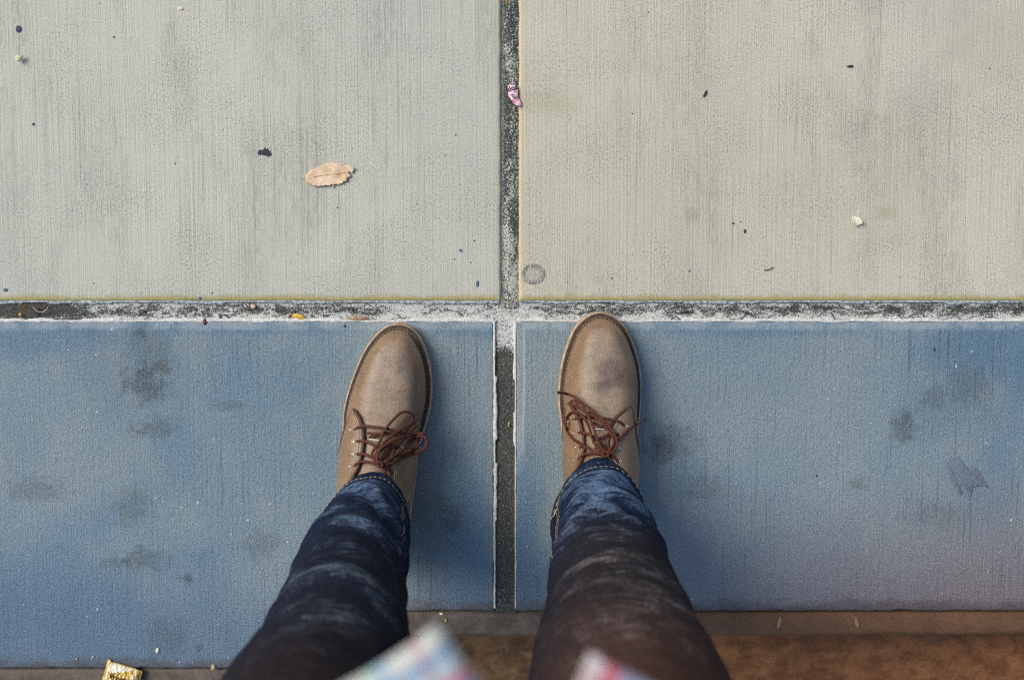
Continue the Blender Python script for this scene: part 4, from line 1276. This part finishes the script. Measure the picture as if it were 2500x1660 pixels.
leaf = flat_shape('dry_leaf', leaf_px, M_LEAF, .0012, .0004, lambda x, y: -.0 + .0016 * (abs(y + .1 * x) / .012) ** 2 * .5 + .0011 * (N3(x * 90, y * 90, 4) + .6) + .0010 * max(0, -y / .012))
tag(leaf, 'pale tan dry leaf with a torn edge, lying on the grey slab', 'leaf')
g = Geo(); mid = [P(*q, .0038) for q in crop_pts([(390, 815), (640, 770), (870, 720), (1100, 690), (1350, 660), (1650, 630), (1950, 560)], (720, 380), LS)]
g.tube([p - Vector((0, 0, .0009)) for p in catmull(mid, 6)], .0004, 5); g.obj('midrib', simple('leaf_rib', (.68, .54, .38), .7), leaf)
g = Geo(); g.tube(catmull([P(*q, .0028) for q in crop_pts([(400, 812), (330, 810), (250, 805), (185, 795)], (720, 380), LS)], 4), .0007, 6); g.obj('stalk', simple('leaf_stalk', (.52, .48, .32), .7), leaf)
g = Geo(); g.tube([P(*q, .0012) for q in crop_pts([(1370, 1060), (1400, 1160)], (720, 380), LS)], .0010, 6)
tag(g.obj('stem_scrap', simple('pale_stem', (.58, .58, .40), .7)), 'tiny pale stem poking out from under the dry leaf', 'plant scrap')

# petals
M_PETAL = simple('petal', (0.66, 0.68, 0.54), .6, .3, .14, 220)
q = crop_pts([(745, 550), (870, 570), (1000, 610), (1110, 690), (1180, 790), (1220, 870), (1180, 950), (1110, 960), (1060, 1000), (1000, 1080), (920, 1060), (840, 990), (770, 880), (728, 760), (725, 650)], (2040, 500), 100 / 1960)
petal = flat_shape('petal', q, M_PETAL, .0012, .0004, lambda x, y: .0012 + 1.4 * (x + y * .6) * (x + y * .6) / .01)
tag(petal, 'small creamy white petal folded along its middle, on the warm slab', 'petal')
q = crop_pts([(285, 1210), (330, 1180), (385, 1195), (420, 1215), (490, 1180), (485, 1230), (450, 1300), (400, 1340), (340, 1350), (280, 1320), (262, 1270)], (20, 40), 60 / 724)
bud = flat_shape('flower_bud', q, simple('green_bud', (0.52, 0.55, 0.34), .6, .3, .3, 250), .0010, .0010, lambda x, y: .0050 * math.exp(-((x / .008) ** 2 + (y / .006) ** 2)))
tag(bud, 'curled pale green bud at the far left of the grey slab', 'flower bud')
M_CHIP = simple('pale_chip', (0.62, 0.62, 0.57), .7, .3, .2, 600)
M_TANCHIP = simple('tan_chip', (0.50, 0.33, 0.20), .7, .3, .3, 600)
M_HUSK = simple('dull_husk', (0.30, 0.20, 0.13), .8, .2, .3, 500)
def lump(name, px, py, rx, ry, rz, mat, label, cat, z=0.0, rot=0.0, group=None):
    c = P(px, py, z); V, nu, nv = [], 12, 8
    sd_ = random.random() * 50
    for j in range(nv + 1):
        t = math.pi * j / nv
        for i in range(nu):
            a = 2 * math.pi * i / nu; k = 1 + .28 * N3(math.cos(a) * 1.5 + sd_, math.sin(a) * 1.5, t)
            x, y = rx * k * math.sin(t) * math.cos(a), ry * k * math.sin(t) * math.sin(a)
            V.append((x * math.cos(rot) - y * math.sin(rot), x * math.sin(rot) + y * math.cos(rot), rz * math.cos(t)))
    o = new_obj(name, V, grid_faces(nu, nv + 1, True), mat)
    o.location = (c.x, c.y, z + rz * .8)
    return tag(o, label, cat, group)
lump('seed_husk', 1902, 1519, .0028, .0082, .002, M_HUSK, 'pale oval husk on the kerb, the nearer one to the right leg', 'husk', -.007, R(-12), 'husks lying on the kerb')
lump('seed_husk', 2091, 1519, .0026, .0080, .002, M_HUSK, 'pale oval husk on the kerb, the farther one from the right leg', 'husk', -.007, R(14), 'husks lying on the kerb')
lump('paint_chip', 385, 1586, .0026, .0035, .0012, M_CHIP, 'white chip on the blue slab above the gold wrapper', 'chip')
lump('crumb', 188, 1607, .0013, .0018, .0008, M_TANCHIP, 'tan crumb left of the gold wrapper', 'crumb')
lump('crumb', 227, 1603, .0008, .0026, .0008, M_CHIP, 'pale sliver just above the gold wrapper', 'crumb', 0, R(-35))
lump('crumb', 521, 1627, .0026, .0040, .0012, M_TANCHIP, 'tan crumb between the gold wrapper and the left leg', 'crumb', 0, R(-15))
lump('crumb', 1078, 1497, .0026, .0018, .0012, M_CHIP, 'pale pebble on the kerb edge beside the left leg', 'pebble', -.006)
lump('crumb', 1089, 1513, .0016, .0022, .0012, simple('yellow_chip', (.45, .36, .08), .7), 'yellowish crumb on the kerb beside the left leg', 'crumb', -.006)
lump('crumb', 619, 748, .0030, .0030, .0012, simple('pink_crumb', (.60, .42, .33), .7), 'round pinkish crumb in the cross joint', 'crumb', -.002)
lump('leaf_scrap', 729, 773, .0075, .0032, .0014, simple('yellow_leaf', (.62, .40, .05), .6, .3, .3, 300), 'bright yellow leaf scrap in the cross joint', 'leaf scrap', -.001, R(-12))
lump('crumb', 705, 769, .0020, .0015, .0012, simple('straw_crumb', (.60, .45, .18), .7), 'tiny straw coloured crumb beside the yellow leaf scrap', 'crumb', -.001)
lump('bark_scrap', 876, 777, .0120, .0026, .0016, simple('bark', (.34, .22, .14), .8, .2, .4, 300), 'brown bark scrap in the joint beside the left boot toe', 'bark scrap', -.001, R(2))
lump('bark_scrap', 500, 785, .0022, .0042, .0012, simple('rusty_bark', (.15, .055, .045), .8), 'small reddish scrap on the white rim of the cross joint', 'bark scrap', 0)
lump('leaf_scrap', 51, 768, .0022, .0018, .0015, simple('orange_scrap', (.55, .35, .10), .7), 'orange scrap in the dark left end of the cross joint', 'leaf scrap', -.001)
lump('leaf_scrap', 1242, 1036, .0010, .0036, .0010, simple('straw', (.50, .34, .14), .7), 'straw coloured blade in the black joint', 'leaf scrap', -.001, R(-10))
lump('paper_scrap', 441, 22, .0036, .0018, .0008, simple('pinkish_paper', (.70, .58, .50), .7), 'pinkish white scrap near the top of the grey slab', 'paper scrap', 0)
lump('twig_bit', 2075, 163, .0040, .0014, .0014, simple('black_bit', (.03, .03, .03), .7), 'dark twig bit on the warm slab near the top right', 'twig', 0, R(4))
lump('twig_bit', 1721, 230, .0013, .0045, .0014, simple('black_bit', (.03, .03, .03), .7), 'black crooked bit on the warm slab left of the dark twig', 'twig', 0, R(-28))
lump('straw', 1237, 3, .0010, .0050, .0010, simple('orange_straw', (.50, .24, .06), .7), 'orange needle lying in the joint at the top of the photo', 'needle', -.002, R(-4))
g = Geo(); g.tube(catmull([P(1865, 660, .001), P(1874, 659, .0015), P(1882, 656, .0015), P(1888, 653, .001)], 5), .0006, 5)
tag(g.obj('twig', simple('dark_twig', (.05, .045, .04), .7)), 'thin curved dark twig near the edge of the warm slab', 'twig')
g = Geo(); g.tube(catmull([P(80, 750, .001), P(92, 760, .002), P(103, 762, .0022), P(113, 756, .002), P(118, 749, .001)], 8), .00035, 5)
tag(g.obj('fibre', M_CHIP), 'curved white fibre in the dark left end of the cross joint', 'fibre')

# dried paint drops and splats: parts of the slabs they stick to
M_BLUEPAINT = simple('dried_blue_paint', (0.065, 0.125, 0.215), .6, .3, .3, 500)
M_NAVY = simple('dried_navy_paint', (0.030, 0.042, 0.085), .6, .3, .3, 500)
def drop(px, py, rx, ry, rot, mat, par, h=.0007):
    c = P(px, py, 0); V = [(c.x, c.y, h)]; n = 18; sd_ = random.random() * 30
    for (k, z) in ((.55, h * .95), (.9, h * .6), (1.0, .00015)):
        for i in range(n):
            a = 2 * math.pi * i / n; w = 1 + .12 * N3(math.cos(a) * 2 + sd_, math.sin(a) * 2)
            x, y = rx * k * w * math.cos(a), ry * k * w * math.sin(a)
            V.append((c.x + x * math.cos(rot) - y * math.sin(rot), c.y + x * math.sin(rot) + y * math.cos(rot), z))
    F = [(0, 1 + i, 1 + (i + 1) % n) for i in range(n)]
    for l in range(2):
        F += [(1 + l * n + i, 1 + (l + 1) * n + i, 1 + (l + 1) * n + (i + 1) % n, 1 + l * n + (i + 1) % n) for i in range(n)]
    return new_obj('paint_drop', V, F, mat, par)
for (px, py, rx, ry, rot, mt, par) in ((46, 72, .0037, .0043, .2, M_NAVY, s1), (278, 91, .0012, .0012, 0, M_BLUEPAINT, s1), (82, 304, .0018, .0016, 0, M_NAVY, s1), (1125, 612, .0026, .0015, -.6, M_BLUEPAINT, s1),
                                      (1166, 693, .0019, .0042, -.08, M_BLUEPAINT, s1), (1109, 633, .0014, .0008, .3, M_BLUEPAINT, s1), (1158, 588, .0009, .0012, 0, M_NAVY, s1), (1683, 662, .0014, .0012, 0, M_BLUEPAINT, s2),
                                      (1819, 565, .0017, .0026, .1, M_NAVY, s2), (1790, 546, .0015, .0013, 0, M_NAVY, s2), (1808, 542, .0008, .0008, 0, M_NAVY, s2), (14, 708, .0030, .0022, 0, M_BLUEPAINT, s1), (488, 728, .0020, .0016, 0, M_BLUEPAINT, s1),
                                      (2281, 853, .0014, .0024, .1, M_NAVY, s4), (1994, 1161, .0011, .0016, 0, M_NAVY, s4), (842, 748 + 48, .0018, .0016, 0, M_NAVY, s3)):
    drop(px, py, rx, ry, rot, mt, par)
SPL = 100 / 2362
sp_px = crop_pts([(650, 790), (720, 720), (720, 650), (800, 640), (830, 600), (850, 660), (930, 650), (1000, 610), (1070, 560), (1110, 470), (1150, 540), (1160, 620), (1230, 600), (1250, 480), (1265, 610), (1320, 640), (1350, 710), (1400, 700), (1410, 600), (1425, 760), (1440, 850), (1490, 830),
                  (1510, 860), (1470, 940), (1430, 890), (1400, 960), (1390, 1040), (1370, 950), (1330, 960), (1290, 1020), (1240, 1000), (1200, 940), (1120, 960), (1080, 940), (1000, 930), (910, 900), (850, 870), (840, 990), (815, 900), (780, 840), (750, 920), (720, 900), (725, 830)], (600, 340), SPL)
flat_shape('paint_splat', sp_px, simple('black_paint', (0.022, 0.032, 0.045), .6, .3, .4, 600), .0004, .0003, None, s1, 3)
# dark scuffed print of a sole, at the right
def scuff_mat():
    m = Mat('rubber_scuff', .75, .25)
    n = m.noise(420, 3, .65); x, y, z = m.sep(m.pos())
    c0 = P(2290, 1120); c1 = P(2370, 1210)
    t = m.map(m.math('ADD', m.math('MULTIPLY', m.math('SUBTRACT', x, c0.x), .6), m.math('MULTIPLY', m.math('SUBTRACT', y, c0.y), -.6)), 0.0, .055)
    a = m.mix(t, (0.135, 0.185, 0.26), (0.082, 0.092, 0.118))
    m.color(m.mix(m.map(n, .35, .65, 0, .8), a, (0.190, 0.250, 0.305)))
    m.bump(n, .001, .6)
    return m.m
M_SCUFF = scuff_mat()
SK = 200 / 1960
flat_shape('scuff_mark', crop_pts([(620, 380), (720, 350), (840, 330), (940, 390), (1020, 520), (1100, 600), (1170, 720), (1210, 780), (1250, 590), (1320, 620), (1420, 780), (1520, 930), (1600, 1080), (1480, 1040), (1350, 1040), (1230, 1080), (1210, 1200), (1160, 1310), (1090, 1230), (1000, 1080), (930, 960), (870, 860), (800, 720), (720, 640), (660, 540)], (2250, 1080), SK), M_SCUFF, .0003, .00015, None, s4, 4)
flat_shape('scuff_mark', crop_pts([(540, 500), (620, 470), (700, 600), (760, 760), (840, 880), (900, 1040), (980, 1160), (940, 1260), (860, 1180), (790, 1060), (720, 960), (650, 800), (580, 640)], (2250, 1080), SK), M_SCUFF, .0003, .00015, None, s4, 4)

# text printed on the wrappers
def text_mesh(name, txt, size, mat, parent, org, ux, uy, surf=None, shear=0.0):
    cu = bpy.data.curves.new(name, 'FONT'); cu.body = txt; cu.size = size; cu.resolution_u = 3; cu.shear = shear; cu.offset = size * .018
    t = bpy.data.objects.new(name + '_tmp', cu); COL.objects.link(t)
    bpy.context.view_layer.update()
    dg = bpy.context.evaluated_depsgraph_get()
    me = bpy.data.meshes.new_from_object(t.evaluated_get(dg))
    bpy.data.objects.remove(t)
    bm = bmesh.new(); bm.from_mesh(me)
    bmesh.ops.triangulate(bm, faces=bm.faces[:])
    for _ in range(2):
        bmesh.ops.subdivide_edges(bm, edges=[e for e in bm.edges if e.calc_length() > size * .25], cuts=1)
        bmesh.ops.triangulate(bm, faces=[f for f in bm.faces if len(f.verts) > 3])
    for v in bm.verts:
        p = org + ux * v.co.x + uy * v.co.y
        if surf: p.z = surf(p.x, p.y)
        v.co = p
    bm.normal_update()
    bm.to_mesh(me); bm.free()
    me.name = name; me.materials.clear(); me.materials.append(mat)
    o = bpy.data.objects.new(name, me); COL.objects.link(o); o.parent = parent
    return o
def surface_of(o):
    me = o.data
    bv = BVHTree.FromPolygons([v.co[:] for v in me.vertices], [p.vertices[:] for p in me.polygons])
    def f(x, y, add=.0007):
        h = bv.ray_cast(Vector((x, y, 1)), Vector((0, 0, -1)))
        if h[0] is None:
            h = bv.find_nearest(Vector((x, y, .004)))
        return h[0].z + add
    return f

# pink torn wrapper in the joint
def pink_mat():
    m = Mat('pink_waxed_paper', .45, .4)
    n = m.noise(190, 3, .6)
    m.color(m.mix(m.map(n, .38, .62), (0.72, 0.36, 0.44), (0.80, 0.62, 0.68))); m.bump(n, .0015, .6)
    return m.m
PK = 100 / 1568
q = crop_pts([(625, 470), (700, 450), (800, 460), (930, 455), (950, 540), (1000, 590), (1020, 700), (1010, 820), (1030, 950), (1080, 1000), (1120, 1130), (1140, 1230), (1080, 1270), (990, 1260), (930, 1230), (850, 1170), (780, 1050), (700, 950), (640, 880), (632, 700)], (1200, 180), PK)
pink = flat_shape('torn_wrapper', q, pink_mat(), .0012, .0003, lambda x, y: .0020 * (N3(x * 160, y * 160, 2) + .5) + .0018 * math.exp(-((x + y * .3) / .004) ** 2), None, 4)
tag(pink, 'torn pink wrapper with dark lettering, caught in the joint between the pale slabs', 'wrapper')
M_INK = simple('navy_ink', (0.02, 0.03, 0.07), .6)
sf = surface_of(pink)
a0 = P(1241, 227); ux = (P(1259, 220) - a0).normalized(); uy = Vector((-ux.y, ux.x, 0))
text_mesh('lettering', 'dos', .0085, M_INK, pink, a0, ux, uy, lambda x, y: sf(x, y))
a0 = P(1246, 234); ux = (P(1258, 247) - a0).normalized(); uy = Vector((-ux.y, ux.x, 0))
text_mesh('lettering', 'ital', .0062, M_INK, pink, a0, ux, uy, lambda x, y: sf(x, y))
g = Geo(); g.tube([Vector((p.x, p.y, sf(p.x, p.y, .0005))) for p in catmull([P(1242, 220), P(1246, 218), P(1250, 219)], 6)], .0004, 5)
g.tube([Vector((p.x, p.y, sf(p.x, p.y, .0005))) for p in catmull([P(1251, 243), P(1253, 249), P(1258, 254)], 6)], .0005, 5)
g.obj('printed_line', simple('red_ink', (.65, .10, .18), .6), pink)

# gold candy wrapper by the kerb
def gold_mat():
    m = Mat('gold_foil', .42, .5)
    n = m.noise(110, 3, .6, .8)
    m.color(m.mix(m.map(n, .38, .62), (0.48, 0.29, 0.04), (0.72, 0.55, 0.20)))
    m.b.inputs['Metallic'].default_value = .45
    m.bump(m.noise(230, 2, .5), .001, .5)
    return m.m
M_GOLD = gold_mat()
WK = 110 / 2362
def wpx(x, y): return (250 + x * WK, 1600 + y * WK)
# long axis and width axis on the ground
wa = P(*wpx(300, 640)); ex = (P(*wpx(2000, 1130)) - P(*wpx(600, 560))).normalized(); ex.z = 0
ex = Vector((math.cos(R(-17)), math.sin(R(-17)), 0)); ey = Vector((-ex.y, ex.x, 0))
wc = P(*wpx(1060, 1060))
Lh, Wh = .0225, .0150
nu, nv = 70, 46; V = []
for j in range(nv):
    v = -1 + 2 * j / (nv - 1)
    for i in range(nu):
        u = -1 + 2 * i / (nu - 1)
        pl = max(0, 1 - abs(u) ** 6) * max(0, 1 - abs(v) ** 2.4)
        x, y = u * Lh, v * Wh * (1 - .10 * abs(u) ** 3 + (.16 if u < -.8 else 0) * 1)
        z = .0012 + .0060 * pl
        z += pl * .0016 * (abs(N3(x * 210 + y * 110, y * 220, 3)) * 2 - .6) + .0006 * N3(x * 360, y * 460, 7) * (1 if pl > .05 else .4)
        if abs(u) > .86: z = .0015 + .0006 * math.sin(y * 2600) * 0 + .0004 * math.sin(u * 260)
        if abs(u) > .985: x += .0005 * math.copysign(1, u) * (1 if j % 2 else -1)
        p = wc + ex * x + ey * y; V.append((p.x, p.y, z))
gold = new_obj('candy_wrapper', V, grid_faces(nu, nv), M_GOLD); solid(gold, .0002, 1)
tag(gold, 'crumpled gold foil candy wrapper with brown lettering beside the kerb', 'wrapper')
gold.location.z = 0.0005
sg = surface_of(gold)
def band(name, u0, u1, v0, v1, mat, add):
    n1, n2 = 8, 40; V = []
    for j in range(n2):
        v = v0 + (v1 - v0) * j / (n2 - 1)
        for i in range(n1):
            u = u0 + (u1 - u0) * i / (n1 - 1)
            p = wc + ex * (u * Lh) + ey * (v * Wh); V.append((p.x, p.y, sg(p.x, p.y, add)))
    o = new_obj(name, V, grid_faces(n1, n2), mat, gold); return o
M_SILVER = simple('white_foil', (.78, .74, .72), .35, .5, .1, 200, .2)
band('foil_band', -.83, -.73, -.93, .93, M_SILVER, .0004)
band('foil_band', .66, .76, -.93, .93, M_SILVER, .0004)
M_CREAM = simple('cream_print', (.74, .74, .58), .4, .5, .12, 150, .1)
n1, n2 = 40, 16; V = []
for j in range(n2):
    for i in range(n1):
        u = -.66 + 1.22 * i / (n1 - 1); v = .92 - (.70 * (1 - (i / (n1 - 1))) + .04) * j / (n2 - 1)
        p = wc + ex * (u * Lh) + ey * (v * Wh); V.append((p.x, p.y, sg(p.x, p.y, .0004)))
new_obj('printed_panel', V, grid_faces(n1, n2), M_CREAM, gold)
M_BROWN_INK = simple('brown_ink', (.045, .022, .008), .5)
n1, n2 = 30, 16; V = []
for j in range(n2):
    for i in range(n1):
        u = -.30 + .86 * i / (n1 - 1); v = -.30 - .55 * j / (n2 - 1)
        p = wc + ex * (u * Lh) + ey * (v * Wh); V.append((p.x, p.y, sg(p.x, p.y, .0004)))
new_obj('printed_panel', V, grid_faces(n1, n2), M_BROWN_INK, gold)
text_mesh('lettering', "Werther's", .0080, M_BROWN_INK, gold, wc + ex * (-.64 * Lh) + ey * (-.22 * Wh), ex, ey, lambda x, y: sg(x, y, .0008), .25)
text_mesh('lettering', "Original", .0052, simple('gold_ink', (.75, .55, .18), .5), gold, wc + ex * (-.24 * Lh) + ey * (-.66 * Wh), ex, ey, lambda x, y: sg(x, y, .0008), .1)
